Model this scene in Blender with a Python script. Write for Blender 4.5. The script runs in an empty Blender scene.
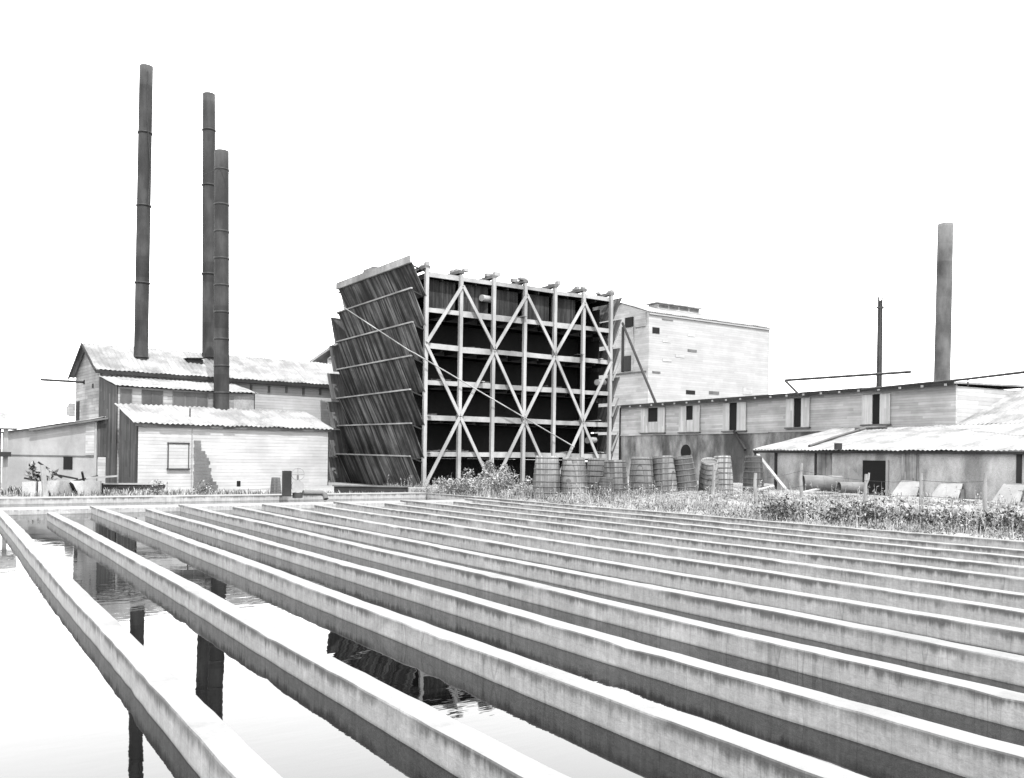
import bpy, math, random
from mathutils import Vector, Matrix
random.seed(7)
C = bpy.context
S = C.scene
R = math.radians

# ------------------------------------------------------------------ camera, sky, sun, exposure
CAM_Z, FPX, ROLL, PX0, PY0 = 2.4, 884.0, 0.0146, 512.0, 455.5
cam = bpy.data.cameras.new('camera'); co = bpy.data.objects.new('camera', cam)
S.collection.objects.link(co)
co.location = (0, 0, CAM_Z); co.rotation_euler = (R(90), -ROLL, 0)
cam.sensor_width = 36; cam.lens = 36 * FPX / 1024; cam.shift_y = (PY0 - 389) / 1024
cam.clip_end = 6000; cam.clip_start = 0.05
S.camera = co

SUN_EL, SUN_AZ = R(58), math.atan2(0.38, -0.92)          # azimuth measured from +Y towards +X
w = bpy.data.worlds.new('World'); S.world = w; w.use_nodes = True
nt = w.node_tree; nt.nodes.clear()
sky = nt.nodes.new('ShaderNodeTexSky'); sky.sky_type = 'NISHITA'; sky.sun_disc = False
sky.sun_elevation = SUN_EL; sky.sun_rotation = SUN_AZ
bw = nt.nodes.new('ShaderNodeRGBToBW')                    # black-and-white film
cl = nt.nodes.new('ShaderNodeClamp'); cl.inputs['Min'].default_value = 16.0; cl.inputs['Max'].default_value = 17.0
bg = nt.nodes.new('ShaderNodeBackground'); bg.inputs['Strength'].default_value = 0.15
out = nt.nodes.new('ShaderNodeOutputWorld')
nt.links.new(sky.outputs[0], bw.inputs[0]); nt.links.new(bw.outputs[0], cl.inputs['Value'])
nt.links.new(cl.outputs[0], bg.inputs[0]); nt.links.new(bg.outputs[0], out.inputs[0])
sl = bpy.data.lights.new('sun', 'SUN'); sl.energy = 5.0; sl.angle = R(0.5); sl.color = (1, 1, 1)
so = bpy.data.objects.new('sun', sl); S.collection.objects.link(so)
sd = Vector((math.sin(SUN_AZ) * math.cos(SUN_EL), math.cos(SUN_AZ) * math.cos(SUN_EL), math.sin(SUN_EL)))
so.rotation_euler = sd.to_track_quat('Z', 'Y').to_euler()
vs = S.view_settings
S.display_settings.display_device = 'sRGB'
vs.view_transform = 'Standard'; vs.look = 'None'; vs.gamma = 1; vs.use_curve_mapping = False
vs.exposure = 0.9
S.render.engine = 'CYCLES'
S.cycles.max_bounces = 6; S.cycles.use_denoising = True
S.render.film_transparent = False

# ------------------------------------------------------------------ measuring helpers
def ray(px, py):
    a, b = px - PX0, PY0 - py
    c, s = math.cos(ROLL), math.sin(ROLL)
    return (a * c - b * s) / FPX, (a * s + b * c) / FPX
def at(px, py, D):
    rx, rz = ray(px, py); return Vector((rx * D, D, CAM_Z + rz * D))
def onz(px, py, z):
    rx, rz = ray(px, py); D = (z - CAM_Z) / rz; return Vector((rx * D, D, z))

# ------------------------------------------------------------------ mesh builder
class MB:
    def __init__(s): s.v = []; s.f = []; s.mi = []; s.sm = []
    def add(s, vs_, fs, mi=0, smooth=False):
        n = len(s.v); s.v += [tuple(p) for p in vs_]
        for f in fs: s.f.append(tuple(i + n for i in f)); s.mi.append(mi); s.sm.append(smooth)
        return s
    def box(s, a, b, mi=0):
        x0, y0, z0 = a; x1, y1, z1 = b
        return s.add([(x0,y0,z0),(x1,y0,z0),(x1,y1,z0),(x0,y1,z0),(x0,y0,z1),(x1,y0,z1),(x1,y1,z1),(x0,y1,z1)],
                     [(0,3,2,1),(4,5,6,7),(0,1,5,4),(1,2,6,5),(2,3,7,6),(3,0,4,7)], mi)
    def beam(s, p, q, w_, h_, up=(0,0,1), mi=0):
        p, q, up = Vector(p), Vector(q), Vector(up)
        d = (q - p).normalized(); x = d.cross(up)
        if x.length < 1e-4: x = d.cross(Vector((0,1,0)))
        x.normalize(); y = x.cross(d)
        x *= w_ / 2; y *= h_ / 2
        vs_ = [p-x-y, p+x-y, p+x+y, p-x+y, q-x-y, q+x-y, q+x+y, q-x+y]
        return s.add(vs_, [(0,1,2,3),(7,6,5,4),(4,5,1,0),(5,6,2,1),(6,7,3,2),(7,4,0,3)], mi)
    def tube(s, pts, r, n=12, cap=True, mi=0):
        pts = [Vector(p) for p in pts]; rs = r if isinstance(r, (list, tuple)) else [r] * len(pts)
        vs_ = []; fs = []
        ref = None
        for i, p in enumerate(pts):
            d = (pts[min(i+1, len(pts)-1)] - pts[max(i-1, 0)]).normalized()
            if ref is None:
                ref = d.orthogonal().normalized()
            x = (ref - d * ref.dot(d)).normalized(); y = d.cross(x); ref = x
            for k in range(n):
                a = 2 * math.pi * k / n
                vs_.append(p + (x * math.cos(a) + y * math.sin(a)) * rs[i])
        for i in range(len(pts) - 1):
            for k in range(n):
                fs.append((i*n+k, i*n+(k+1) % n, (i+1)*n+(k+1) % n, (i+1)*n+k))
        s.add(vs_, fs, mi, True)
        if cap:
            m = len(pts) - 1
            s.add(vs_[:n], [tuple(reversed(range(n)))], mi); s.add(vs_[m*n:], [tuple(range(n))], mi)
        return s
    def lathe(s, prof, n=24, mi=0, smooth=True, wob=0.0):
        vs_ = []; fs = []
        for r, z in prof:
            for k in range(n):
                a = 2 * math.pi * k / n; rr = r * (1 + wob * (1 if k % 2 else -1))
                vs_.append((rr * math.cos(a), rr * math.sin(a), z))
        for i in range(len(prof) - 1):
            for k in range(n): fs.append((i*n+k, i*n+(k+1) % n, (i+1)*n+(k+1) % n, (i+1)*n+k))
        return s.add(vs_, fs, mi, smooth)
    def poly(s, pts, off, mi=0):
        """a flat outline given a thickness along vector off"""
        pts = [Vector(p) for p in pts]; off = Vector(off); n = len(pts)
        vs_ = pts + [p + off for p in pts]
        fs = [tuple(range(n)), tuple(reversed(range(n, 2*n)))] + [((i+1) % n, i, i+n, (i+1) % n + n) for i in range(n)]
        return s.add(vs_, fs, mi)
    def corr(s, a, b, c, d, period=0.26, amp=0.028, th=0.012, sag=0.0, rows=6, mi=0, rag=0.0):
        """corrugated sheet: a->b is the lower edge, d->c the upper edge"""
        a, b, c, d = map(Vector, (a, b, c, d))
        n = max(4, int((b - a).length / period) * 4)
        nrm = (b - a).cross(d - a).normalized()
        if nrm.z < 0: nrm = -nrm
        rnd = random.Random(int(a.x * 100) + n)
        offs = [rnd.uniform(-rag, rag) for _ in range(n // 10 + 2)]
        top = []
        for j in range(rows + 1):
            t = j / rows
            for i in range(n + 1):
                u = i / n
                p = (a.lerp(b, u)).lerp(d.lerp(c, u), t)
                if j == 0: p = p + (a - d).normalized() * offs[i // 10]
                wv = amp * math.sin(i * math.pi / 2) - sag * math.sin(math.pi * u) * (1 - t) + 0.018 * math.sin(i * 0.23 + j * 1.3) + 0.012 * math.sin(i * 0.071 + j * 0.6)
                top.append(p + nrm * wv)
        m = n + 1; N = len(top)
        vs_ = top + [p - nrm * th for p in top]; fs = []
        for j in range(rows):
            for i in range(n):
                q = (j*m+i, j*m+i+1, (j+1)*m+i+1, (j+1)*m+i)
                fs.append(q); fs.append(tuple(k + N for k in reversed(q)))
        for i in range(n):
            fs.append((i+1, i, i+N, i+1+N)); k = rows * m; fs.append((k+i, k+i+1, k+i+1+N, k+i+N))
        for j in range(rows):
            fs.append((j*m, (j+1)*m, (j+1)*m+N, j*m+N)); k = m - 1; fs.append(((j+1)*m+k, j*m+k, j*m+k+N, (j+1)*m+k+N))
        return s.add(vs_, fs, mi, False)
    def build(s, name, mats, parent=None, loc=None):
        me = bpy.data.meshes.new(name); me.from_pydata(s.v, [], s.f)
        for m in (mats if isinstance(mats, (list, tuple)) else [mats]): me.materials.append(m)
        me.polygons.foreach_set('material_index', s.mi); me.polygons.foreach_set('use_smooth', s.sm)
        me.update()
        o = bpy.data.objects.new(name, me); S.collection.objects.link(o)
        if parent: o.parent = parent
        if loc is not None: o.location = loc
        return o

def tag(o, label=None, cat=None, group=None, kind=None):
    if label: o['label'] = label
    if cat: o['category'] = cat
    if group: o['group'] = group
    if kind: o['kind'] = kind
    return o
def thing(name, label, cat, loc=(0,0,0), rz=0.0, group=None):
    o = bpy.data.objects.new(name, None); S.collection.objects.link(o)
    o.empty_display_size = 0.3
    o.location = loc; o.rotation_euler = (0, 0, rz)
    return tag(o, label, cat, group)
def copy_tree(o, parent=None):
    c = o.copy(); S.collection.objects.link(c); c.parent = parent
    for ch in list(o.children): copy_tree(ch, c)
    return c

# ------------------------------------------------------------------ materials (all grey: black-and-white film)
class NT:
    def __init__(s, name):
        s.m = bpy.data.materials.new(name); s.m.use_nodes = True
        s.t = s.m.node_tree; s.b = s.t.nodes['Principled BSDF']
        s.tc = s.n('ShaderNodeTexCoord'); s.obj = s.tc.outputs['Object']
    def n(s, t): return s.t.nodes.new(t)
    def l(s, a, b): s.t.links.new(a, b)
    def val(s, sock, x):
        if hasattr(x, 'links'): s.l(x, sock)
        else: sock.default_value = x
    def math(s, op, a, b=0.0, c=None, clamp=False):
        n = s.n('ShaderNodeMath'); n.operation = op; n.use_clamp = clamp
        s.val(n.inputs[0], a); s.val(n.inputs[1], b)
        if c is not None: s.val(n.inputs[2], c)
        return n.outputs[0]
    def noise(s, scale=(1,1,1), sc=1.0, det=4.0, rough=0.6, off=(0,0,0), vec=None):
        mp = s.n('ShaderNodeMapping'); mp.inputs['Scale'].default_value = scale; mp.inputs['Location'].default_value = off
        s.l(vec or s.obj, mp.inputs[0])
        n = s.n('ShaderNodeTexNoise'); n.inputs['Scale'].default_value = sc; n.inputs['Detail'].default_value = det
        n.inputs['Roughness'].default_value = rough
        s.l(mp.outputs[0], n.inputs['Vector']); return n.outputs[0]
    def ramp(s, x, a, b, lo=0.0, hi=1.0):
        n = s.n('ShaderNodeMapRange'); n.interpolation_type = 'SMOOTHSTEP'
        s.val(n.inputs[0], x); n.inputs[1].default_value = a; n.inputs[2].default_value = b
        n.inputs[3].default_value = lo; n.inputs[4].default_value = hi; return n.outputs[0]
    def xyz(s, i):
        n = s.n('ShaderNodeSeparateXYZ'); s.l(s.obj, n.inputs[0]); return n.outputs[i]
    def finish(s, v, rough=0.85, bump=None, bs=0.3, bd=0.02, spec=0.25):
        v = s.math('MAXIMUM', v, 0.004) if hasattr(v, 'links') else v
        v = s.math('MULTIPLY', v, .51) if hasattr(v, 'links') else v * .51   # all base colours darkened to offset the bright sky
        if hasattr(v, 'links'):
            c = s.n('ShaderNodeCombineColor')
            for i in range(3): s.l(v, c.inputs[i])
            s.l(c.outputs[0], s.b.inputs['Base Color'])
        else: s.b.inputs['Base Color'].default_value = (v, v, v, 1)
        s.val(s.b.inputs['Roughness'], rough); s.b.inputs['Specular IOR Level'].default_value = spec
        if bump is not None:
            b = s.n('ShaderNodeBump'); b.inputs['Strength'].default_value = bs; b.inputs['Distance'].default_value = bd
            s.l(bump, b.inputs['Height']); s.l(b.outputs[0], s.b.inputs['Normal'])
        return s.m

def planks(name, val, axis, width, along, gap=0.07, var=0.35, grain=0.5, grime=0.5, gapdark=0.75, streak=0.0, off=0.0):
    third = 3 - axis - along
    k = NT(name)
    if name.endswith('staves'):          # every cask its own boards and tone
        oi = k.n('ShaderNodeObjectInfo'); va = k.n('ShaderNodeVectorMath'); va.operation = 'MULTIPLY_ADD'
        cb = k.n('ShaderNodeCombineXYZ'); 
        for q in range(3): k.l(k.math('MULTIPLY', oi.outputs['Random'], 37.0 + 11*q), cb.inputs[q])
        va.inputs[1].default_value = (1,1,1); k.l(k.tc.outputs['Object'], va.inputs[0]); k.l(cb.outputs[0], va.inputs[2]); k.obj = va.outputs[0]
        k.tone = k.math('MULTIPLY_ADD', oi.outputs['Random'], .7, .62)
    c = k.math('ADD', k.math('DIVIDE', k.xyz(axis), width), 100.37 + off)
    fl = k.math('FLOOR', c); fr = k.math('FRACT', c)
    # boards end at random places along their length
    al = k.math('FLOOR', k.math('ADD', k.math('DIVIDE', k.xyz(along), 4.2), k.math('MULTIPLY', fl, 0.618)))
    wn = k.n('ShaderNodeTexWhiteNoise'); wn.noise_dimensions = '2D'
    cv = k.n('ShaderNodeCombineXYZ'); k.l(fl, cv.inputs[0]); k.l(al, cv.inputs[1]); k.l(cv.outputs[0], wn.inputs['Vector'])
    sc = [9, 9, 9]; sc[along] = 0.55; sc[third] = 0.3
    g = k.noise(tuple(sc), 1.0, 5, 0.65)
    lo = k.noise((.35,.35,.35), 1.0, 5, 0.62, (3,7,1))
    m = k.math('MULTIPLY_ADD', k.math('SUBTRACT', wn.outputs[0], .5), var, 1.0)
    m = k.math('MULTIPLY_ADD', k.math('SUBTRACT', g, .5), grain * 1.6, m)
    m = k.math('MULTIPLY', m, k.ramp(lo, .34, .66, 1 - grime, 1.0))
    if streak:
        st = [2.6, 2.6, 2.6]; st[along] = 0.16; st[third] = 0.1
        m = k.math('MULTIPLY', m, k.ramp(k.noise(tuple(st), 1.0, 5, .7, (1,2,5)), .40, .62, 1 - streak, 1.25))
    gp = k.ramp(fr, gap * .5, gap, 0.0, 1.0)
    m = k.math('MULTIPLY', m, k.math('MULTIPLY_ADD', gp, gapdark, 1 - gapdark))
    h = k.math('ADD', k.math('MULTIPLY', gp, .6), k.math('MULTIPLY', g, .4))
    if name.endswith('staves'): m = k.math('MULTIPLY', m, k.tone)
    return k.finish(k.math('MULTIPLY', m, val), .85, h, .5, .02)

def rough_mat(name, val, var=0.5, sc=1.0, stain=0.3, fine=0.3, stretch=(1,1,1), rough=0.9, bs=0.3, bd=0.03):
    k = NT(name)
    a = k.noise(stretch, sc, 6, .65); b = k.noise((1,1,1), sc * 14, 4, .6, (5,5,5)); c = k.noise((1,1,.4), sc * .35, 5, .6, (9,2,4))
    m = k.math('MULTIPLY_ADD', k.math('SUBTRACT', a, .5), var * 2, 1.0)
    m = k.math('MULTIPLY_ADD', k.math('SUBTRACT', b, .5), fine * 1.6, m)
    m = k.math('MULTIPLY', m, k.ramp(c, .35, .62, 1 - stain, 1.0))
    return k.finish(k.math('MULTIPLY', m, val), rough, k.math('ADD', a, k.math('MULTIPLY', b, .5)), bs, bd)

def concrete_wall_mat():
    k = NT('pond_concrete')
    z = k.xyz(2)
    geo = k.n('ShaderNodeNewGeometry'); sp = k.n('ShaderNodeSeparateXYZ'); k.l(geo.outputs['Normal'], sp.inputs[0])
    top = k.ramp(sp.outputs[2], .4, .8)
    nb = k.noise((.55,.55,.55), 1.0, 5, .65); nf = k.noise((1,1,1), 22, 4, .7, (3,3,3)); nm = k.noise((1,1,1), 4.5, 5, .65, (8,1,3))
    # dark weathered band with ragged lower edge and runs, under the coping
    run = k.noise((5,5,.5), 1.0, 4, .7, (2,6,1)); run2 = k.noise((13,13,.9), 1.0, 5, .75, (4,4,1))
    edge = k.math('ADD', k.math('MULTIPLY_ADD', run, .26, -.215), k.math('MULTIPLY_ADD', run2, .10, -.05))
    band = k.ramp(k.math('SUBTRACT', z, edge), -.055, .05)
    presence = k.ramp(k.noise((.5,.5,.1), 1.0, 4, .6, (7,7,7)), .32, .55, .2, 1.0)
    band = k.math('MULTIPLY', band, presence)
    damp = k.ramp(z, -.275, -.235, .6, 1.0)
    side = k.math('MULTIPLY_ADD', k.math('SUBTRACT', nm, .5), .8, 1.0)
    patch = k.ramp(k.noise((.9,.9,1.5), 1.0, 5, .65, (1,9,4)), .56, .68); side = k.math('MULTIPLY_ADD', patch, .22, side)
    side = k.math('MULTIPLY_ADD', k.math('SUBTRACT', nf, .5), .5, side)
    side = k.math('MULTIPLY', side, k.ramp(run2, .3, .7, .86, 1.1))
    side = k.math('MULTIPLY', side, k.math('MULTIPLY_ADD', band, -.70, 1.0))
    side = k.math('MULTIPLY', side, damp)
    crack = k.noise((1.6,1.6,.12), 1.0, 2, .5, (6,2,2)); ck = k.math('ABSOLUTE', k.math('SUBTRACT', crack, .5)); side = k.math('MULTIPLY', side, k.ramp(ck, 0.0, .004, .72, 1.0))
    # form boards show as faint level lines
    bl = k.math('FRACT', k.math('ADD', k.math('DIVIDE', z, .11), 20.4)); 
    side = k.math('MULTIPLY', side, k.ramp(bl, 0, .12, .88, 1.0))
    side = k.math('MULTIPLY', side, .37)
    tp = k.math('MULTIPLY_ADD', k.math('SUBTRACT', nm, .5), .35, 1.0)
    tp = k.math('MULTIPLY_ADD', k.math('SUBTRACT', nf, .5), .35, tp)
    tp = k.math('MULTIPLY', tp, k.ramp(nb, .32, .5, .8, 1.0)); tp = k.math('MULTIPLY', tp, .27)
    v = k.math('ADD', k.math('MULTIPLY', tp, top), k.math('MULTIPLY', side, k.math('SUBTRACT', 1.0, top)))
    return k.finish(v, .9, k.math('ADD', nf, k.math('MULTIPLY', nm, 1.5)), .35, .012)

def water_mat():
    k = NT('pond_water'); t = k.t
    gl = k.n('ShaderNodeBsdfGlossy'); gl.inputs['Color'].default_value = (.97,.97,.97,1); gl.inputs['Roughness'].default_value = .012
    df = k.n('ShaderNodeBsdfDiffuse'); df.inputs['Color'].default_value = (.0015,.0015,.0015,1)
    fr = k.n('ShaderNodeFresnel'); fr.inputs['IOR'].default_value = 1.49
    mx = k.n('ShaderNodeMixShader')
    a = k.noise((.5,.9,1), 1.0, 3, .5); b = k.noise((1.2,5,1), 1.0, 3, .55, (4,1,0))
    patch = k.ramp(k.noise((.12,.12,.12), 1.0, 2, .5, (9,9,0)), .45, .62, .15, 1.0)
    h = k.math('ADD', a, k.math('MULTIPLY', k.math('MULTIPLY', b, .5), patch))
    bp = k.n('ShaderNodeBump'); bp.inputs['Strength'].default_value = .26; bp.inputs['Distance'].default_value = .012
    k.l(h, bp.inputs['Height'])
    for x in (gl, df, fr): k.l(bp.outputs[0], x.inputs['Normal'])
    k.l(fr.outputs[0], mx.inputs[0]); k.l(df.outputs[0], mx.inputs[1]); k.l(gl.outputs[0], mx.inputs[2])
    o = [n for n in t.nodes if n.type == 'OUTPUT_MATERIAL'][0]; k.l(mx.outputs[0], o.inputs['Surface'])
    return k.m

def steel_mat(name, val, var=.5):
    k = NT(name)
    a = k.noise((3,3,.25), 1.0, 5, .65); b = k.noise((1,1,.5), .8, 5, .6, (4,2,8)); f = k.noise((1,1,1), 9, 4, .6)
    m = k.math('MULTIPLY_ADD', k.math('SUBTRACT', a, .5), var * 1.6, 1.0)
    m = k.math('MULTIPLY', m, k.ramp(b, .32, .66, .62, 1.25)); m = k.math('MULTIPLY_ADD', k.math('SUBTRACT', f, .5), .3, m)
    ring = k.math('FLOOR', k.math('DIVIDE', k.xyz(2), 1.52)); wn = k.n('ShaderNodeTexWhiteNoise'); wn.noise_dimensions = '1D'; k.l(ring, wn.inputs['W'])
    m = k.math('MULTIPLY', m, k.math('MULTIPLY_ADD', wn.outputs[0], .35, .82))
    return k.finish(k.math('MULTIPLY', m, val), .75, f, .15, .01, .12)

def leaf_mat(name, val):
    k = NT(name); a = k.noise((1,1,1), .9, 3, .6); g = k.n('ShaderNodeNewGeometry')
    v = k.math('MULTIPLY', k.math('MULTIPLY_ADD', g.outputs['Random Per Island'], .5, .72), val)
    v = k.math('MULTIPLY', v, k.ramp(a, .3, .7, .75, 1.25))
    return k.finish(v, .6, None, spec=.3)

def roof_mat(name, val, stain=.45):
    k = NT(name)
    a = k.noise((4,.35,.35), 1.0, 5, .65); b = k.noise((.6,.6,.6), 1.0, 5, .65, (3,3,3)); f = k.noise((1,1,1), 8, 4, .6)
    sheet = k.math('FLOOR', k.math('DIVIDE', k.xyz(0), .83)); row = k.math('FLOOR', k.math('DIVIDE', k.xyz(1), 1.9))
    wn = k.n('ShaderNodeTexWhiteNoise'); wn.noise_dimensions = '2D'; cv = k.n('ShaderNodeCombineXYZ'); k.l(sheet, cv.inputs[0]); k.l(row, cv.inputs[1]); k.l(cv.outputs[0], wn.inputs['Vector'])
    m = k.math('MULTIPLY_ADD', k.math('SUBTRACT', wn.outputs[0], .5), .35, 1.0)
    m = k.math('MULTIPLY_ADD', k.math('SUBTRACT', a, .5), .7, m); m = k.math('MULTIPLY_ADD', k.math('SUBTRACT', f, .5), .3, m)
    m = k.math('MULTIPLY', m, k.ramp(b, .34, .6, 1 - stain, 1.0))
    return k.finish(k.math('MULTIPLY', m, val), .7, f, .15, .01, .3)

M = {}
M['concrete'] = concrete_wall_mat()
M['bank'] = rough_mat('bank_concrete', .3, .25, .8, .35, .3)
M['water'] = water_mat()
M['ground'] = rough_mat('dry_earth', .32, .4, .5, .4, .5, bs=.6, bd=.06)
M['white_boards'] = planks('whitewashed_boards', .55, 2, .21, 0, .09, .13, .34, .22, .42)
M['pale_boards'] = planks('pale_boards', .42, 2, .22, 0, .09, .3, .35, .3, .45)
M['refinery_boards'] = planks('refinery_boards', .45, 2, .30, 0, .09, .14, .2, .12, .30)
M['refinery_gable'] = planks('refinery_gable_boards', .50, 2, .30, 1, .07, .25, .3, .2, .4)
M['gable_boards'] = planks('gable_boards', .40, 2, .22, 1, .1, .4, .4, .4, .6)
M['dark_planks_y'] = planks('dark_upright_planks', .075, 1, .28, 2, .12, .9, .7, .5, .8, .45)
M['dark_planks_x'] = planks('dark_upright_front_planks', .10, 0, .26, 2, .12, .8, .7, .4, .8, .3)
M['shed_boards'] = planks('shed_boards', .52, 2, .20, 0, .08, .35, .35, .25, .45)
M['shutter'] = planks('pale_shutter', .62, 0, .2, 2, .08, .3, .4, .2, .4)
M['louver'] = planks('louver_boards', .21, 1, .33, 2, .10, .5, .7, .78, .8, .95)
M['louver_right'] = planks('louver_boards_right', .20, 1, .33, 2, .10, .6, .6, .45, .8, .6)
M['louver_front'] = planks('hanging_dark_boards', .06, 0, .33, 2, .10, .6, .6, .5, .8, .8)
M['tower_timber'] = rough_mat('tower_timber', .42, .35, 2.2, .3, .3, (1,1,.3))
M['beam_timber'] = rough_mat('beam_timber', .40, .5, 1.0, .5, .3)
M['old_timber'] = rough_mat('old_timber', .16, .5, 1.5, .4, .4)
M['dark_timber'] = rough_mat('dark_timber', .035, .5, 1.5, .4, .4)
M['deck'] = rough_mat('interior_shade_deck', .022, .5, 1.0, .4, .3)  # near-black colour paints in the shade inside the tower
M['roof'] = roof_mat('old_roof_iron', .31, .42)
M['roof_grey'] = roof_mat('grey_roof_iron', .30, .4)
M['plaster'] = rough_mat('stained_plaster', .36, .9, 1.0, .78, .6, (1,1,.45))
M['plaster_pale'] = rough_mat('pale_plaster', .50, .7, 1.3, .5, .6, (1,1,.5))
M['steel'] = steel_mat('chimney_steel', .052, .7)
M['steel_pale'] = steel_mat('pale_chimney_steel', .12, .35)
M['band'] = rough_mat('iron_band', .03, .4, 3, .3, .3, rough=.6)
M['hoop'] = rough_mat('old_hoop', .12, .5, 3, .4, .4, rough=.7)
M['iron'] = rough_mat('rusty_iron', .05, .5, 3, .4, .4, rough=.7)
M['black'] = rough_mat('opening_shade_black', .006, .3, 1, .2, .2)  # black colour painted as the shade inside openings
M['glass'] = rough_mat('dusty_glass', .11, .4, 1.5, .4, .3, rough=.35)
M['cask'] = planks('cask_staves', .27, 0, .115, 2, .12, .6, .8, .6, .55, .25)
M['cask_dark'] = planks('dark_cask_staves', .12, 0, .115, 2, .12, .5, .5, .45, .55, .25)
M['slab'] = rough_mat('pale_slab', .40, .25, 1.5, .25, .25)
M['pale_metal'] = rough_mat('pale_sheet_metal', .24, .4, 2, .5, .3, rough=.6)
M['post'] = rough_mat('fence_post_wood', .46, .6, 3, .4, .5, (1,1,.25))
M['leaf_pale'] = leaf_mat('pale_leaf', .31)
M['leaf_mid'] = leaf_mat('mid_leaf', .21)
M['leaf_dark'] = leaf_mat('dark_leaf', .04)
M['straw'] = leaf_mat('dry_grass', .46)

# ------------------------------------------------------------------ pond frame (u across the walls, v along them)
AZ = math.atan2(.55, .835)
E = Vector((.8351, .5501, 0)); DV = Vector((-.5501, .8351, 0))
def uv(p): return p.x * E.x + p.y * E.y, p.x * DV.x + p.y * DV.y
def P(u, v, z=0.0): return Vector((u * E.x + v * DV.x, u * E.y + v * DV.y, z))
PT, WATER_Z, WALL_W = .30, .30 - .27, .27               # level of the wall tops, of the water
# picture points on the near upper edge of each wall: its far end, and a point near the camera
edges = [((0,517),(200,742)), ((47,512),(524,778)), ((90,505.4),(700,733.5)), ((145,508.6),(1024,758)), ((178,504.2),(1024,700)), ((232,506.8),(1024,660.7)),
         ((262,503.8),(1024,633)), ((314,505),(1024,611)), ((333,501.5),(1024,594.5)), ((384,503.2),(1024,579.5)), ((400,500),(1024,568)), ((453,501.5),(1024,558)), ((464,498.6),(1024,551)), ((415,492),(1024,542))]
V_NEAR, V_LEDGE, V_BANK = .6, 35.8, 42.5
wall_uv = []
for a, b in edges:
    ua, va = uv(onz(a[0], a[1], PT)); ub, vb = uv(onz(b[0], b[1], PT))
    wall_uv.append((ua, va, ub, vb))
def wall_u(i, v):
    ua, va, ub, vb = wall_uv[i]; return ua + (ub-ua)*(v-va)/(vb-va)
U_LEFT, U_RIGHT = -2.6, wall_u(13, V_NEAR)
U_FAR = wall_u(13, V_BANK)
def hills(x, y):
    u, v = x * E.x + y * E.y, x * DV.x + y * DV.y
    t = min(1, max(0, (u - 14) / 8)); z = -.08 + .30 * t * t * (3 - 2 * t)
    z += .55 * math.exp(-((x-8.8)**2/5 + (y-41.5)**2/3)) + .4 * math.exp(-((x-14.5)**2/7 + (y-43)**2/3)) + .3 * math.exp(-((x-22)**2/12 + (y-40)**2/4))
    if u > 27: z += .10 * math.sin(x * .53 + 1.3) * math.sin(y * .41) + .05 * math.sin(x * 1.7 + y * 1.3)
    return z
# ground: one sheet to the horizon with the pond basin left open
us = [-3000,-900,-300,-120,-60,-40,-30,-24,-18,-12,-8,-5, U_LEFT-.3] + [0, 5, 10, 16, 18.5, U_RIGHT + .3] + [U_RIGHT+.3+i*1.0 for i in range(1, 45)] + [70,85,100,130,200,400,900,3000]
vs_l = [-3000,-900,-300,-100,-40,-15,-5, V_NEAR-.25] + [6, 14, 22, 30, V_BANK+1.2] + [V_BANK+1.2+i*1.5 for i in range(1, 40)] + [110,130,160,220,400,900,3000]
# rows through the pond's v range need to be dense right of the pond as well
vs_l = sorted(set(vs_l + [V_NEAR-.25 + i*1.4 for i in range(1, 30)]))
vs_l = [v for v in vs_l if not (V_BANK+.3 < v < V_BANK+1.2)]
g = MB(); idx = {}
def shear(u, v):
    k = min(1, max(0, (u - 0) / U_RIGHT)) if u < U_RIGHT + .31 else max(0, 1 - (u - U_RIGHT - .3) / 60)
    vv = min(max(v, V_NEAR), V_BANK + 1.2)
    return u + k * (wall_u(13, vv) - U_RIGHT)
for i, u in enumerate(us):
    for j, v in enumerate(vs_l):
        p = P(shear(u, v), v); idx[i, j] = len(g.v); g.v.append((p.x, p.y, hills(p.x, p.y)))
for i in range(len(us) - 1):
    for j in range(len(vs_l) - 1):
        if us[i] >= U_LEFT - .31 and us[i+1] <= U_RIGHT + .31 and vs_l[j] >= V_NEAR - .26 and vs_l[j+1] <= V_BANK + 1.21: continue
        g.f.append((idx[i,j], idx[i+1,j], idx[i+1,j+1], idx[i,j+1])); g.mi.append(0); g.sm.append(True)
tag(g.build('ground', M['ground']), 'pale dry earth around the ponds and sheds', None, None, 'structure')
wm = MB()
wm.add([(U_LEFT, V_NEAR, WATER_Z), (U_RIGHT+.1, V_NEAR, WATER_Z), (U_FAR+.1, V_BANK+.2, WATER_Z), (U_LEFT, V_BANK+.2, WATER_Z)], [(0,1,2,3)])
wo = wm.build('water', M['water']); wo.rotation_euler = (0,0,AZ)
tag(wo, 'still dark water lying in the channels between the walls', None, None, 'structure')

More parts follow.
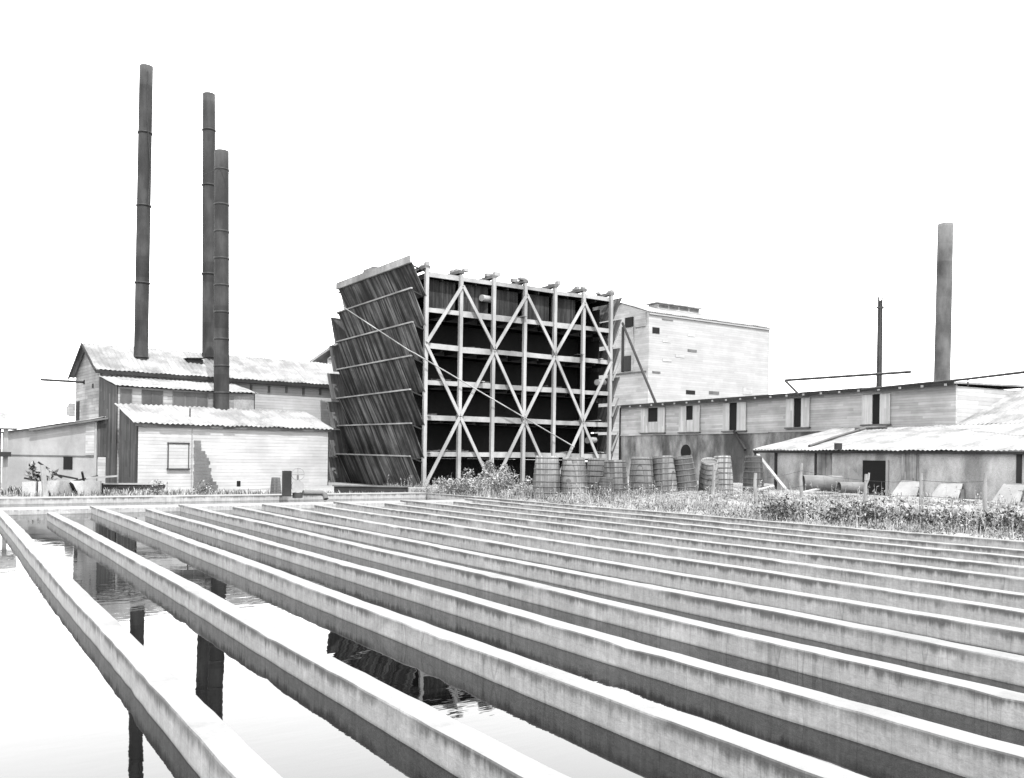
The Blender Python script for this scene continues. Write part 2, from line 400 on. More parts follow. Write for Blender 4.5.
ORD = ['first','second','third','fourth','fifth','sixth','seventh','eighth','ninth','tenth','eleventh','twelfth','thirteenth','fourteenth']
def bevel(o, w_=.02, seg=2):
    m = o.modifiers.new('edge', 'BEVEL'); m.width = w_; m.segments = seg; m.limit_method = 'ANGLE'
def long_wall(fu, w_, v0, v1, z0, z1, name='pond_wall', rnd=None, mat='concrete'):
    """a cast wall, its faces and coping slightly uneven along the length; tops at local height z1"""
    rnd = rnd or random.Random(1); m = MB(); n = max(2, int((v1 - v0) / .3)); vs_ = []
    ph = rnd.uniform(0, 6)
    for i in range(n + 1):
        v = v0 + (v1 - v0) * i / n; u0 = fu(v) + .014*math.sin(v*.33 + ph) + .005*math.sin(v*.91 + 2*ph); u1 = u0 + w_
        a, b, c = rnd.uniform(-.006,.006), rnd.uniform(-.006,.006), rnd.uniform(-.004,.004)
        chip = rnd.uniform(.008,.022) if rnd.random() < .05 else 0.0
        vs_ += [(u0 + a, v, z0), (u1 + b, v, z0), (u1 + b, v, z1 + c + .010*math.sin(v*.5+ph)), (u0 + a + chip*.4, v, z1 + c - chip + .010*math.sin(v*.5+ph))]
    fs = [(0,1,2,3), tuple(n*4 + k for k in (3,2,1,0))]
    for i in range(n):
        for k in range(4):
            a, b = i*4 + k, i*4 + (k+1) % 4; fs.append((a, a+4, b+4, b))
    m.add(vs_, fs); o = m.build(name, M[mat]); o.rotation_euler = (0,0,AZ); o.location.z = PT; bevel(o)
    return o
for i in range(14):
    v1 = wall_uv[i][1] if 0 < i < 13 else (V_LEDGE + .4 if i == 0 else V_BANK + 1.2)
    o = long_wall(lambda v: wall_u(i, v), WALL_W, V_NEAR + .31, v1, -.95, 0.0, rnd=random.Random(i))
    lab = f'{ORD[i]} low concrete pond wall counted from the left side of the ponds'
    if i == 13: lab = 'last low concrete pond wall on the right, along the weeds'
    tag(o, lab, 'pond wall', 'concrete walls dividing the ponds')
# rims
def slab_uv(a, b, name, label, cat, group=None):
    o = MB().box((a[0],a[1],a[2]-PT),(b[0],b[1],b[2]-PT)).build(name, M['concrete']); o.rotation_euler=(0,0,AZ); o.location.z = PT; bevel(o)
    return tag(o, label, cat, group)
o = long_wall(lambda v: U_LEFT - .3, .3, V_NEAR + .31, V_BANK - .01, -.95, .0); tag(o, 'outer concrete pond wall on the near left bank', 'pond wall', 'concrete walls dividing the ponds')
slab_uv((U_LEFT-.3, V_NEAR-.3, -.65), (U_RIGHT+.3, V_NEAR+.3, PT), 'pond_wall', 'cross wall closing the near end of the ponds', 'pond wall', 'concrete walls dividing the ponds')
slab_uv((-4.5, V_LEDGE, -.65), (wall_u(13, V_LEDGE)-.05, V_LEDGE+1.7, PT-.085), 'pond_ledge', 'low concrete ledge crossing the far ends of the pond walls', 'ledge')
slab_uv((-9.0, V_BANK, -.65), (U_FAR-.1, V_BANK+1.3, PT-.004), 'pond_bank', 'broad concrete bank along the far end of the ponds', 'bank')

# ------------------------------------------------------------------ buildings on the left
BA = math.atan2(.617, .787); B0 = Vector((-22.0, 52.0, .30)); GZ = -.8
def Bloc(px, s, D=None):
    """local t (along front) where picture column px meets the line s metres behind the front"""
    rx = (px - PX0) / FPX
    return (rx * (52 + .787 * s) + 22 + .617 * s) / (.787 - .617 * rx)
def window_part(parent, x0, x1, z0, z1, y, pane='glass', frame='beam_timber', fw=.1, mull=0, out=-1):
    f = MB()
    y0, y1 = (y - .06, y + .02) if out < 0 else (y - .02, y + .06)
    f.box((x0-fw, y0, z0-fw), (x0, y1, z1+fw)); f.box((x1, y0, z0-fw), (x1+fw, y1, z1+fw))
    f.box((x0, y0, z1), (x1, y1, z1+fw)); f.box((x0, y0, z0-fw), (x1, y1, z0))
    for i in range(mull):
        xm = x0 + (x1-x0)*(i+1)/(mull+1); f.box((xm-.05, y0+.01, z0), (xm+.05, y1, z1))
    wo_ = thing_part('window', parent)
    f.build('frame', M[frame], wo_)
    MB().box((x0-.001, y-.025, z0-.001), (x1+.001, y-.004, z1+.001)).build('pane', M[pane], wo_)
    return wo_
def thing_part(name, parent):
    o = bpy.data.objects.new(name, None); S.collection.objects.link(o); o.parent = parent; o.empty_display_size = .1; return o

# front shed
b1 = thing('white_shed', 'low white board shed with sloping iron roof in front of the chimneys', 'shed', B0, BA)
L1, H1, D1, T1 = 12.2, 3.72, 3.95, 4.95
MB().poly([(0,0,GZ),(L1,0,GZ),(L1,0,H1),(0,0,H1)], (0,.12,0)).build('front_wall', M['white_boards'], b1)
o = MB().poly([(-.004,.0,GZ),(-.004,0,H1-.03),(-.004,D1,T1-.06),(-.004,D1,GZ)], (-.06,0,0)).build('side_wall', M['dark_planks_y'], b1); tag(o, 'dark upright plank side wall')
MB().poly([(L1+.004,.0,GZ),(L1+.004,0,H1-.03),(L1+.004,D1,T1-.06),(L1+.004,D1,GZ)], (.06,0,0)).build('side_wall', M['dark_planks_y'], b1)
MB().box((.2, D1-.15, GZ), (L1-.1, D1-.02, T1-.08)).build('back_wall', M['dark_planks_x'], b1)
MB().corr((-.35,-.32,H1-.02),(L1+.25,-.32,H1-.02),(L1+.25,D1+.1,T1+.05),(-.35,D1+.1,T1+.05), .3, .04, rag=.06, rows=8).build('roof', M['roof'], b1)
ev = MB().beam((-.2,-.13,H1-.14),(L1+.1,-.13,H1-.14),.1,.16)
ev.build('eave_board', M['old_timber'], b1)
MB().tube([(Bloc(191,1.5)-.1,1.5,3.9),(Bloc(191,1.5)-.1,1.5,4.75)],.045,8).build('vent_pipe', M['iron'], b1)
wx0, wx1 = Bloc(168.5,0), Bloc(188,0)
wz0, wz1 = 1.05, 2.5
w_ = thing_part('window', b1)
f = MB(); f.box((wx0-.06,-.07,wz0-.08),(wx0,.01,wz1+.1)); f.box((wx1,-.07,wz0-.08),(wx1+.05,.01,wz1+.1)); f.box((wx0-.08,-.08,wz1),(wx1+.08,.01,wz1+.09)); f.build('frame', M['iron'], w_)
MB().box((wx0-.1,-.16,wz0-.1),(wx1+.1,.01,wz0-.02)).build('sill', M['iron'], w_)
MB().box((wx0,-.045,wz0-.02),(wx1,-.005,wz1)).build('shutter', M['white_boards'], w_)
pb = MB()
pxa = Bloc(194,0)
for i in range(15):
    z = -.40 + i*.21; wdt = (2.15 - .10*i + random.uniform(-.25,.2)) if i < 14 else .7
    if i > 9: wdt *= .8
    pb.box((pxa + random.uniform(-.03,.03), -.022, z), (pxa + max(.3, wdt*.72), -.004, z+.195))
o = pb.build('bare_boards', M['old_timber'], b1); tag(o, 'stepped patch of bare weathered boards')
MB().box((Bloc(239,0)-.12,-.02,-.1),(Bloc(239,0)+.12,-.004,.25)).build('vent_hole', M['black'], b1)
MB().box((pxa-.16,-.03,GZ),(pxa-.10,-.004,H1-.2)).build('cover_strip', M['pale_boards'], b1)

# boiler house
b2 = thing('boiler_house', 'tall gabled boiler house carrying chimneys, with clerestory lean-to', 'building', B0, BA)
s0, s1_, sr, tl, tr = 9.6, 16.8, 13.2, .1, 21.0
ZE, ZR, SL, ZL = 7.62, 9.46, 5.0, 6.16
tlr = 9.0
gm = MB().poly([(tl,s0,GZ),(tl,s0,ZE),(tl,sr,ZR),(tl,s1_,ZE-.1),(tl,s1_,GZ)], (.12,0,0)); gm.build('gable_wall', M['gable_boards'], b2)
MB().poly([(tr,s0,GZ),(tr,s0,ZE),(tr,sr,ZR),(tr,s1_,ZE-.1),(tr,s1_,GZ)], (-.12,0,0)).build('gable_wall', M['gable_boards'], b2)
MB().box((tl+.125,s0,GZ),(tr-.125,s0+.12,ZE)).build('front_wall', M['white_boards'], b2)
MB().box((tl+.125,s1_-.12,GZ),(tr-.125,s1_,ZE-.15)).build('back_wall', M['white_boards'], b2)
MB().corr((tl-.45,s0-.45,ZE-.15),(tr+.3,s0-.45,ZE-.15),(tr+.3,sr,ZR+.12),(tl-.45,sr,ZR+.12),.3,.03,rows=8).build('roof', M['roof'], b2)
MB().corr((tr+.3,s1_+.45,ZE-.25),(tl-.45,s1_+.45,ZE-.25),(tl-.45,sr,ZR+.12),(tr+.3,sr,ZR+.12),.3,.03,rows=6).build('roof', M['roof_grey'], b2)
MB().box((tl-.4,s0-.46,ZE-.42),(tr+.25,s0-.38,ZE-.2)).build('eave_board', M['dark_timber'], b2)
rb = MB(); rb.beam((tl-.42,s0-.45,ZE-.22),(tl-.42,sr,ZR+.04),.06,.2); rb.beam((tl-.42,s1_+.45,ZE-.32),(tl-.42,sr,ZR+.04),.06,.2); rb.build('barge_board', M['dark_timber'], b2)
# lean-to with clerestory
MB().corr((tl-.2,SL-.32,ZL+.0),(tlr+.2,SL-.32,ZL+.0),(tlr+.2,s0-.01,ZE-.5),(tl-.2,s0-.01,ZE-.5),.3,.03,rows=8).build('lean_to_roof', M['roof'], b2)
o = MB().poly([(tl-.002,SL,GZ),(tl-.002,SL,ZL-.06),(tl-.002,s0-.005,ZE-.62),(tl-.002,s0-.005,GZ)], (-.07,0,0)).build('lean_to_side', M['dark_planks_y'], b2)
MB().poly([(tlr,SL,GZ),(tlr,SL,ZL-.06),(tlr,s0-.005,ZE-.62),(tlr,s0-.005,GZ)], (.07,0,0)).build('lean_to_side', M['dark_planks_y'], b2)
MB().box((tl,SL,GZ),(tlr-.003,SL+.1,ZL-.05)).build('lean_to_front', M['pale_boards'], b2)
for xa, xb, mu in ((120.5,130,0),(142,161,1),(173,206,2)):
    window_part(b2, Bloc(xa,SL), Bloc(xb,SL), 4.95, 5.93, SL, 'glass', 'old_timber', .07, mu)
o = MB().box((Bloc(233,SL),SL-.03,4.4),(tlr-.02,SL-.004,5.9)).build('smoky_board', M['plaster'], b2)
# details of the gable and roof
MB().box((tl-.04,15.5,3.6),(tl-.002,16.4,5.6)).build('door_opening', M['black'], b2)
MB().box((tl-.03,11.4,6.35),(tl-.002,11.75,6.65)).build('vent_hole', M['black'], b2)
MB().box((tl-.03,14.0,6.75),(tl-.002,14.3,7.05)).build('vent_hole', M['black'], b2)
MB().tube([(tl+.1,14.15,6.9),(tl-2.8,14.15,6.9)],.085,8).build('pole', M['iron'], b2)
hp = MB().poly([(tl-.003,16.85,5.5),(tl-.003,17.9,5.2),(tl-.003,17.7,4.6),(tl-.003,16.85,4.5)],(-.4,0,0)); hp.build('hopper', M['pale_boards'], b2)
hx = Bloc(192.5,11.6); hz = ZE + (11.6-s0)/(sr-s0)*(ZR-ZE)
ht = thing_part('roof_hatch', b2)
MB().poly([(hx-.55,11.2,hz-.3),(hx+.55,11.2,hz-.3),(hx+.55,11.2,hz+.2),(hx,11.2,hz+.32),(hx-.55,11.2,hz+.2)],(0,1.0,0)).build('hatch_box', M['dark_timber'], ht)
MB().beam((hx-.7,11.6,hz+.24),(hx+.7,11.6,hz+.34),1.1,.05).build('lid', M['iron'], ht)
for i in range(7):
    xx = 10.5 + i*1.4; MB().box((xx,s0-.1,ZE-.95-.1*(i%2)),(xx+.16,s0-.003,ZE-.5)).build('bracket', M['old_timber'], b2)

# chimneys
def chimney(label, px_, s, base_z, top_z, r0, r1, mat, bands, x_off=0, stay=None, tip=0.0):
    t = Bloc(px_, s); p = B0 + Vector((t*.787 - s*.617, t*.617 + s*.787, 0))
    p.z = base_z + .3
    c = thing('chimney', label, 'chimney', p, 0, 'tall iron chimneys')
    h = top_z - base_z
    n = 14
    MB().lathe([(r0 + (r1-r0)*i/n, h*i/n) for i in range(n+1)] + [(r1-.05, h), (r1-.06, h-2.0), (.01, h-2.0)], 28).build('stack', mat, c)
    bw_ = .05 if len(bands) < 7 else .022
    for fz in bands:
        z = fz*h; r = r0 + (r1-r0)*fz
        MB().lathe([(r+.002,z-.07),(r+bw_,z-.05),(r+bw_,z+.05),(r+.002,z+.07)],28).build('band', M['band'], c)
    c.rotation_euler = (0, tip, 0)
    return c, p
c1, p1 = chimney('leftmost and tallest iron chimney on the boiler house roof', 139.5, 11.6, 8.3, 29.5, .48, .46, M['steel'], (.775,.53,.27,.02), tip=.004)
c2, p2 = chimney('middle iron chimney standing behind the shorter one', 207.5, 12.6, 8.8, 29.2, .50, .46, M['steel'], (.865,.66,.33,.02), tip=-.014)
c3, p3 = chimney('short darker riveted iron chimney rising in front of the lean-to', 221, 4.15, 4.2, 22.2, .50, .47, M['steel'], (.93,.80,.70,.60,.50,.40,.30,.20,.10), tip=-.014)
def part_mesh(c, mb, name, mat): return mb.build(name, mat, c)
# ladder rod hanging on the left chimney, stays on the short one
MB().tube([(.30,-.44,20.7),(.34,-.47,17.2),(.5,-.2,14.0),(.44,-.35,11.2)],.035,6).build('hanging_cable', M['band'], c1)
for dx, dy in ((3.0,-2.0),(-2.6,-2.2)):
    MB().tube([(0,-.48,16.7),(dx*.6,dy*.6,15.7),(dx,dy,15.2)],.012,5).build('stay_wire', M['iron'], c3)

# low white shed at far left
ls = thing('low_shed', 'low pale shed with one black square window, left of the boiler house', 'shed')
a0, a1 = at(104, 470, 58.0), at(2, 470, 59.5)
def lw(pa, pb, u): return pa.lerp(pb, u)
def wall_between(mb, pa, pb, z0, za, zb, th=.12):
    n_ = (pb - pa); n_.z = 0; n_ = Vector((-n_.y, n_.x, 0)).normalized() * th
    if n_.y < 0: n_ = -n_
    return mb.poly([(pa.x,pa.y,z0),(pb.x,pb.y,z0),(pb.x,pb.y,zb),(pa.x,pa.y,za)], n_)
za = at(98,418.5,58).z; zb = at(4,432.5,59.5).z
lsa = math.atan2(a0.y - a1.y, a0.x - a1.x)
ls.location = (a1.x, a1.y, 0.0); ls.rotation_euler = (0,0,lsa); LL = (a0 - a1).length
MB().poly([(0,0,1.95),(LL,0,1.95),(LL,0,za),(LL*.45,0,za-.42),(0,0,zb)],(0,.12,0)).build('upper_wall', M['white_sheet'] if 'white_sheet' in M else M['slab'], ls)
MB().box((0,.01,GZ),(LL,.13,1.92)).build('lower_wall', M['slab'], ls)
MB().box((0,-.03,1.9),(LL,-.003,1.98)).build('rail', M['old_timber'], ls)
rs_ = MB().corr((-.4,-.3,zb-.08),(-.4,7,zb+.1),(LL+.1,7,za+.25),(LL+.1,-.3,za+.1),.3,.03,rows=10); rs_.build('roof', M['roof'], ls)
rb = MB(); rb.beam((LL*.30,-.31,zb+.16),(LL+1.2,-.31,za+.12),.08,.12); rb.build('barge_board', M['old_timber'], ls)
def lsx(px_): return LL * (px_ - 2) / 102
MB().box((lsx(64),-.02,1.05),(lsx(73),-.004,1.95)).build('window', M['black'], ls)
MB().box((lsx(86),-.05,2.02),(lsx(94.5),-.004,za-.2)).build('plank_panel', M['shed_boards'], ls)
MB().box((lsx(95),-.09,GZ),(lsx(97.2),-.004,za-.2)).build('post', M['slab'], ls)
MB().box((lsx(98),-.07,1.95),(lsx(112),.3,za+.0)).build('plank_panel', M['dark_planks_x'], ls)
MB().box((lsx(98.5),-.06,GZ),(lsx(106),.3,1.9)).build('plank_panel', M['shed_boards'], ls)

# porch at the left edge
po = thing('porch', 'dark open porch with grey fascia at the left edge', 'porch')
p0 = at(4, 490, 47); po.location = (p0.x, p0.y, 0); po.rotation_euler = (0,0,R(31))
MB().box((-6,-.3,at(10,428.5,47).z),(.62,4,at(10,413,47).z)).build('fascia', M['plaster_pale'], po)
MB().box((-.06,0,GZ),(.16,.22,at(10,428,47).z-.003)).build('post', M['post'], po)
MB().box((-6,.6,GZ),(-.15,.75,at(10,428,47).z-.003)).build('back_wall', M['plaster'], po)
MB().box((-3,-.35,1.95),(.3,-.05,2.2)).build('beam', M['dark_timber'], po)

# ------------------------------------------------------------------ the timber cooling tower
TW = thing('cooling_tower', 'huge open timber cooling tower with crossed braces and slanting louvre boards', 'tower', (-5.55, 55.8, .31), AZ)
TL, TD, TH = 15.05, 12.0, 13.55
bay = TL / 6
lev = [0.05, 2.25, 4.55, 6.8, 9.05, 11.35, 13.6]
for i in range(7):
    for j, y in enumerate((0, 4, 8, 12)):
        r = .19 if j == 0 else .22
        x = i*bay
        hh = TH + (.25 if j == 0 else 0) + random.uniform(-.1,.15)
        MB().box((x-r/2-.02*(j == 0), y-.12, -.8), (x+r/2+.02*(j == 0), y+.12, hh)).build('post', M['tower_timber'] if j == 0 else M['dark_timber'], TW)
for li, z in enumerate(lev):
    hgt = .34 if li not in (0, 6) else .3
    # edge board in lengths, each a little out of line
    for i in range(0, 6):
        a = i*bay + .12; b = (i+1)*bay - .12
        dz = random.uniform(-.05,.05)
        MB().beam((a,.06+random.uniform(0,.06),z-.12+dz),(b,.06+random.uniform(0,.06),z-.12+dz*.3),.14,hgt+random.uniform(-.06,.05)).build('edge_beam', M['beam_timber'], TW)
    if li:
        MB().box((.02,.2,z-.12),(TL-.02,TD-.15,z-.02)).build('deck', M['deck'], TW)
        if 0 < li < 6:
            lb = MB(); rr = random.Random(li)
            for q in range(26):
                xx = rr.uniform(.3, TL-1.2); yy = rr.uniform(.25,2.6); lb.beam((xx,yy,z+rr.uniform(.0,.12)),(xx+rr.uniform(.5,1.4),yy+rr.uniform(-.3,.3),z+rr.uniform(.0,.2)),.14,.05)
            lb.build('loose_slats', M['old_timber'], TW)
            MB().box((.1,2.0,z-.42),(TL-.1,2.14,z-.13)).build('inner_beam', M['old_timber'], TW)
        jb = MB()
        for i in range(13):
            jb.box((i*bay/2-.05,.2,z-.4),(i*bay/2+.05,TD-.2,z-.125))
        jb.build('joists', M['dark_timber'], TW)
    if 0 < li < 6:
        # near-black sheets added behind the edge to keep each storey dark
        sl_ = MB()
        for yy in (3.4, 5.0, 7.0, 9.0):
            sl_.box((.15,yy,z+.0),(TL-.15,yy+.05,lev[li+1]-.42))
        sl_.box((TL-.35,.9,z+.0),(TL-.30,3.4,lev[li+1]-.75)); sl_.box((TL-.45,1.6,lev[li+1]-.8),(TL-.40,3.4,lev[li+1]-.42))  # side sheets added to close bright slits of sky
        sl_.build('blackout_screen', M['deck'], TW)
for a_, b_ in ((.2,2.4),(2.6,4.9),(5.3,7.3),(7.6,9.9),(10.1,12.2)):
    MB().box((a_,.55,11.5),(b_,.60,13.3-.1*(a_>5))).build('hanging_boards', M['louver_front'], TW)
MB().box((.15,3.3,.0),(TL-.15,3.35,1.8)).build('blackout_screen', M['deck'], TW)  # added dark sheet blacking out the ground storey
# zig-zag braces on the front
nodes_hi = lambda i: 13.0 if i % 2 else 9.15
nodes_mid = lambda i: 4.6 if i % 2 else 9.0
nodes_lo = lambda i: 4.5 if i % 2 else 0.0
for i in range(6):
    for fn in (nodes_hi, nodes_mid, nodes_lo):
        za_, zb_ = fn(i), fn(i+1); xa_, xb_ = i*bay, (i+1)*bay
        jit = random.uniform(-.06,.06)
        MB().beam((xa_+jit,-.17,za_),(xb_+jit,-.17,zb_),.20,.09,(0,1,0)).build('brace', M['tower_timber'], TW)
# louvre blades: z of the outer (upper) and inner (lower) edges
tops = [14.0, 12.4, 10.3, 8.2, 6.1, 4.0, 1.95]; bots = [12.05, 10.2, 8.1, 6.0, 3.9, 1.85, -.2]
for i, (zt, zb) in enumerate(zip(tops, bots)):
    o_ = 1.10 + .06*math.sin(i*2.1); sk = random.uniform(-.14,.14); ye = random.uniform(-.35,.25)
    if i == 0: o_ = 1.2; sk = .1
    m = MB().poly([(-.10,-.15,zb),(-.10,TD-.1+ye,zb),(-o_,TD-.3+ye,zt+sk),(-o_,-.25,zt)],(.05,0,.02)); lv = m.build('louver', M['louver'], TW)
    MB().beam((-o_-.04,-.30,zt+.01),(-o_-.04,TD-.2+ye,zt+sk+.01),.13,.09).build('edge_rail', M['beam_timber'], lv)
    if i == 0:
        MB().beam((-o_-.10,-.25,zt+.22),(-o_-.10,TD-.3,zt+.22+sk),.06,.46).build('fascia', M['beam_timber'], lv)
    cl_ = MB()
    for yy in (.1, 3, 6, 9, 11.9):
        cl_.beam((-.1,yy,zt-.35),(-o_+.03,yy,zt-.02),.08,.08)
    cl_.build('bracket', M['dark_timber'], lv)
    # right hand side
    MB().poly([(TL+.16,-.1,zb),(TL+.16,TD+.2,zb),(TL+o_*.75,TD+.25,zt-.3),(TL+o_*.75,-.2,zt-.3)],(-.05,0,.02)).build('louver', M['louver_right'], TW)
    # back
    xb_ = -.3 if i == 0 else -1.25 + random.uniform(-.12,.12)
    MB().poly([(xb_,TD+.2,zb),(TL+.3,TD+.2,zb),(TL+.3,TD+1.1,zt-.2),(xb_,TD+1.1,zt-.2)],(0,-.05,.02)).build('louver', M['dark_planks_x'], TW)
for zt in (10.9, 8.5, 5.9, 3.4):
    MB().beam((TL+.1,-.15,zt-.9),(TL+.75,-.15,zt+.5),.07,.14,(0,1,0)).build('bracket', M['beam_timber'], TW)
# roof clutter: troughs over each post line
for i in range(7):
    x = i*bay
    t_ = MB().box((x-.2,-.12+random.uniform(-.06,.06),13.80),(x+.2,TD,14.0)); t_.build('water_trough', M['old_timber'], TW)
    l_ = MB()
    for q in range(3):
        a = random.uniform(-.45,.3); hh = random.uniform(.12,.3); l_.box((x+a,.0+q*.5,14.003),(x+a+random.uniform(.2,.45),.35+q*.5,14.0+hh))
    l_.build('trough_blocks', M['beam_timber'], TW)
for yy in (4, 9):
    MB().box((-.4,yy,14.003),(TL+.2,yy+.3,14.2)).build('cross_trough', M['old_timber'], TW)
MB().poly([(-1.0,6.6,14.0),(.6,6.6,14.0),(.4,6.6,15.0),(-.7,6.6,15.0)],(0,1.6,0)).build('head_box', M['old_timber'], TW)
# long pipe round the corner of the tower
MB().tube([(-1.30,11.6,13.1),(-1.32,-.35,8.5),(-1.0,-.45,8.35),(11.6,-.40,2.75)],.04,8).build('down_pipe', M['beam_timber'], TW)
for (x,z) in ((4.1,6.9),(7.4,11.5),(12.3,9.3),(13.9,4.7),(14.2,2.4),(14.0,9.1),(.4,4.5),(.35,2.2)):
    MB().beam((x,-.35,z),(x+random.uniform(-.4,.4),1.0,z+random.uniform(-.08,.15)),.22,.05).build('loose_board', M['beam_timber'], TW)
for x,z in ((14.0,7.2),(13.2,3.0),(4.2,12.2)):
    MB().tube([(x,.2,z+.25),(x+1.0,.6,z+.3)],.22,12).build('pipe_end', M['beam_timber'], TW)

# trough and pale sill at the foot of the tower
tq = thing('timber_trough', 'long dark timber trough at the left foot of the tower', 'trough')
qa, qb = at(334,490,50.5), at(409,488,50.5)
tq.location = (qa.x, qa.y, .36); tq.rotation_euler = (0,0,math.atan2(qb.y-qa.y, qb.x-qa.x)); QL = (qb-qa).length
MB().box((0,0,-.4),(QL,.12,.12)).build('front_board', M['dark_timber'], tq)
MB().box((0,1.0,-.4),(QL,1.12,.12)).build('back_board', M['dark_timber'], tq)
MB().box((0,.125,-.4),(QL,.995,-.2)).build('floor_board', M['dark_timber'], tq)
MB().beam((-.1,.06,.165),(QL+.1,.06,.165),.22,.07).build('rim', M['old_timber'], tq)
qa = at(409,490,50); qc = MB().box((0,0,-.5),(1.75,.5,.50)); o = qc.build('sill_block', M['slab'], None, (qa.x,qa.y,0)); o.rotation_euler=(0,0,.25); bevel(o)
tag(o, 'pale concrete block beside the dark trough under the tower', 'block')

# ------------------------------------------------------------------ white refinery building behind, right
rc = Vector((17.7, 115.0, .64))
rf = thing('refinery', 'tall white board refinery building with roof ventilator behind the tower', 'building', rc, AZ)
RL, RS, RE, RR = 22.9, 11.2, 20.7, 22.5
MB().box((0,0,-1.2),(RL,.2,RE)).build('front_wall', M['refinery_boards'], rf)
MB().poly([(-.01,0,-.5),(-.01,0,RE),(-.01,RS/2,RR),(-.01,RS,RE),(-.01,RS,-.5)],(-.15,0,0)).build('gable_wall', M['refinery_gable'], rf)
MB().poly([(RL+.01,0,-.5),(RL+.01,0,RE),(RL+.01,RS/2,RR),(RL+.01,RS,RE),(RL+.01,RS,-.5)],(.15,0,0)).build('gable_wall', M['refinery_gable'], rf)
MB().box((0,RS-.2,-.5),(RL,RS,RE)).build('back_wall', M['refinery_boards'], rf)
MB().corr((-.3,-.3,RE-.02),(RL+.3,-.3,RE-.02),(RL+.3,RS/2,RR+.15),(-.3,RS/2,RR+.15),.4,.03,rows=4).build('roof', M['roof'], rf)
MB().corr((RL+.6,RS+.7,RE-.15),(-.5,RS+.7,RE-.15),(-.5,RS/2,RR+.15),(RL+.6,RS/2,RR+.15),.4,.03,rows=4).build('roof', M['roof'], rf)
MB().box((-.2,-.2,RE-.32),(RL+.2,-.01,RE-.05)).build('eave_board', M['refinery_boards'], rf)
vt = thing_part('roof_ventilator', rf)
MB().box((5.6,RS/2-.9,RR-.6),(13.6,RS/2+.9,RR+.55)).build('ventilator_box', M['pale_boards'], vt)
MB().poly([(5.3,RS/2-1.2,RR+.56),(13.9,RS/2-1.2,RR+.56),(13.9,RS/2+1.2,RR+.56),(5.3,RS/2+1.2,RR+.56)],(0,0,.18)).build('ventilator_roof', M['roof'], vt)
lo = MB()
for i in range(4):
    lo.box((5.9+i*1.95,RS/2-.94,RR+.05),(7.5+i*1.95,RS/2-.903,RR+.42))
lo.build('louvre_panel', M['old_timber'], vt)
def rfx(px_):
    rx = (px_-PX0)/FPX; return (rx*115-17.7)/(.8351-.5501*rx)
def rfz(px_, py_):
    t = rfx(px_); return at(px_, py_, 115+.55*t).z - .64
for (xa, xb, ya, yb, mt) in ((650.5,657.5,327,333,'black'),(660,671,318.5,319.8,'old_timber'),(686,695,349,351.5,'old_timber'),(674,683,354,357,'shed_boards'),
                              (661,669,339.5,342,'shed_boards'),(661,670,358,361,'shed_boards'),(651,659,371,373,'old_timber'),(686,693,334,336,'shed_boards'),(708,718,391,394,'old_timber'),(742,751,387,394,'shed_boards'),(685,694,390,394,'black')):
    MB().box((rfx(xa),-.05,rfz(xa,yb)),(rfx(xb),-.004,rfz(xa,ya))).build('wall_vent', M[mt], rf)
# openings in the left gable
def rgy(px_):
    rx = (px_-PX0)/FPX; return (17.7-rx*115)/(.5501+.8351*rx)
def rgz(px_, py_): return at(px_, py_, 115+.8351*rgy(px_)).z - .64
def gab(xa, xb, ya, yb, mt, name='opening', o_=.2):
    y0, y1 = sorted((rgy(xa), rgy(xb))); xm = (xa+xb)/2
    return MB().box((-.16-o_, y0, rgz(xm,yb)), (-.163, y1, rgz(xm,ya))).build(name, M[mt], rf)
gab(625,632.5,317.5,327,'black'); gab(634.5,645,313,327,'pale_boards','shutter'); gab(624,631.5,356,371,'dark_timber'); gab(621.8,623.4,327,372,'dark_timber','post'); gab(631.8,633,327,372,'pale_boards','post')
gab(612,646,372.5,373.6,'old_timber','rail')
ln = thing('leaning_pole', 'long dark pole leaning against the white refinery gable', 'pole')
MB().tube([at(622.5,323,108.5), at(634,351,106), at(656.5,405,99.5)],.16,8).build('pole', M['dark_timber'], ln)
l_ = bpy.data.objects['leaning_pole']

# gable of a far building left of the tower
fb = thing('far_gable_house', 'pale gabled roof showing behind the left edge of the tower', 'house')
fp = at(342,372,96); fb.location = (fp.x, fp.y, 0)
fz = lambda y_: at(330,y_,96).z
MB().poly([(-1.6,0,-.5),(6,0,-.5),(6,0,fz(359)),(2.2,0,fz(325)),(-1.6,0,fz(359))],(0,10,0)).build('body', M['gable_boards'], fb)
MB().poly([(-3.5,-.4,fz(361.5)),(-3.3,-.4,fz(363)),(2.2,-.4,fz(327)),(2.2,-.4,fz(324))],(0,10.8,0)).build('roof', M['roof_grey'], fb)
MB().poly([(7.9,-.4,fz(361.5)),(7.7,-.4,fz(363)),(2.2,-.4,fz(327)),(2.2,-.4,fz(324))],(0,10.8,0)).build('roof', M['roof_grey'], fb)
MB().poly([(-1.5,-.06,fz(359)),(4,-.06,fz(359)),(4,-.06,fz(350)),(-.0,-.06,fz(350))],(0,.05,0)).build('opening', M['old_timber'], fb)

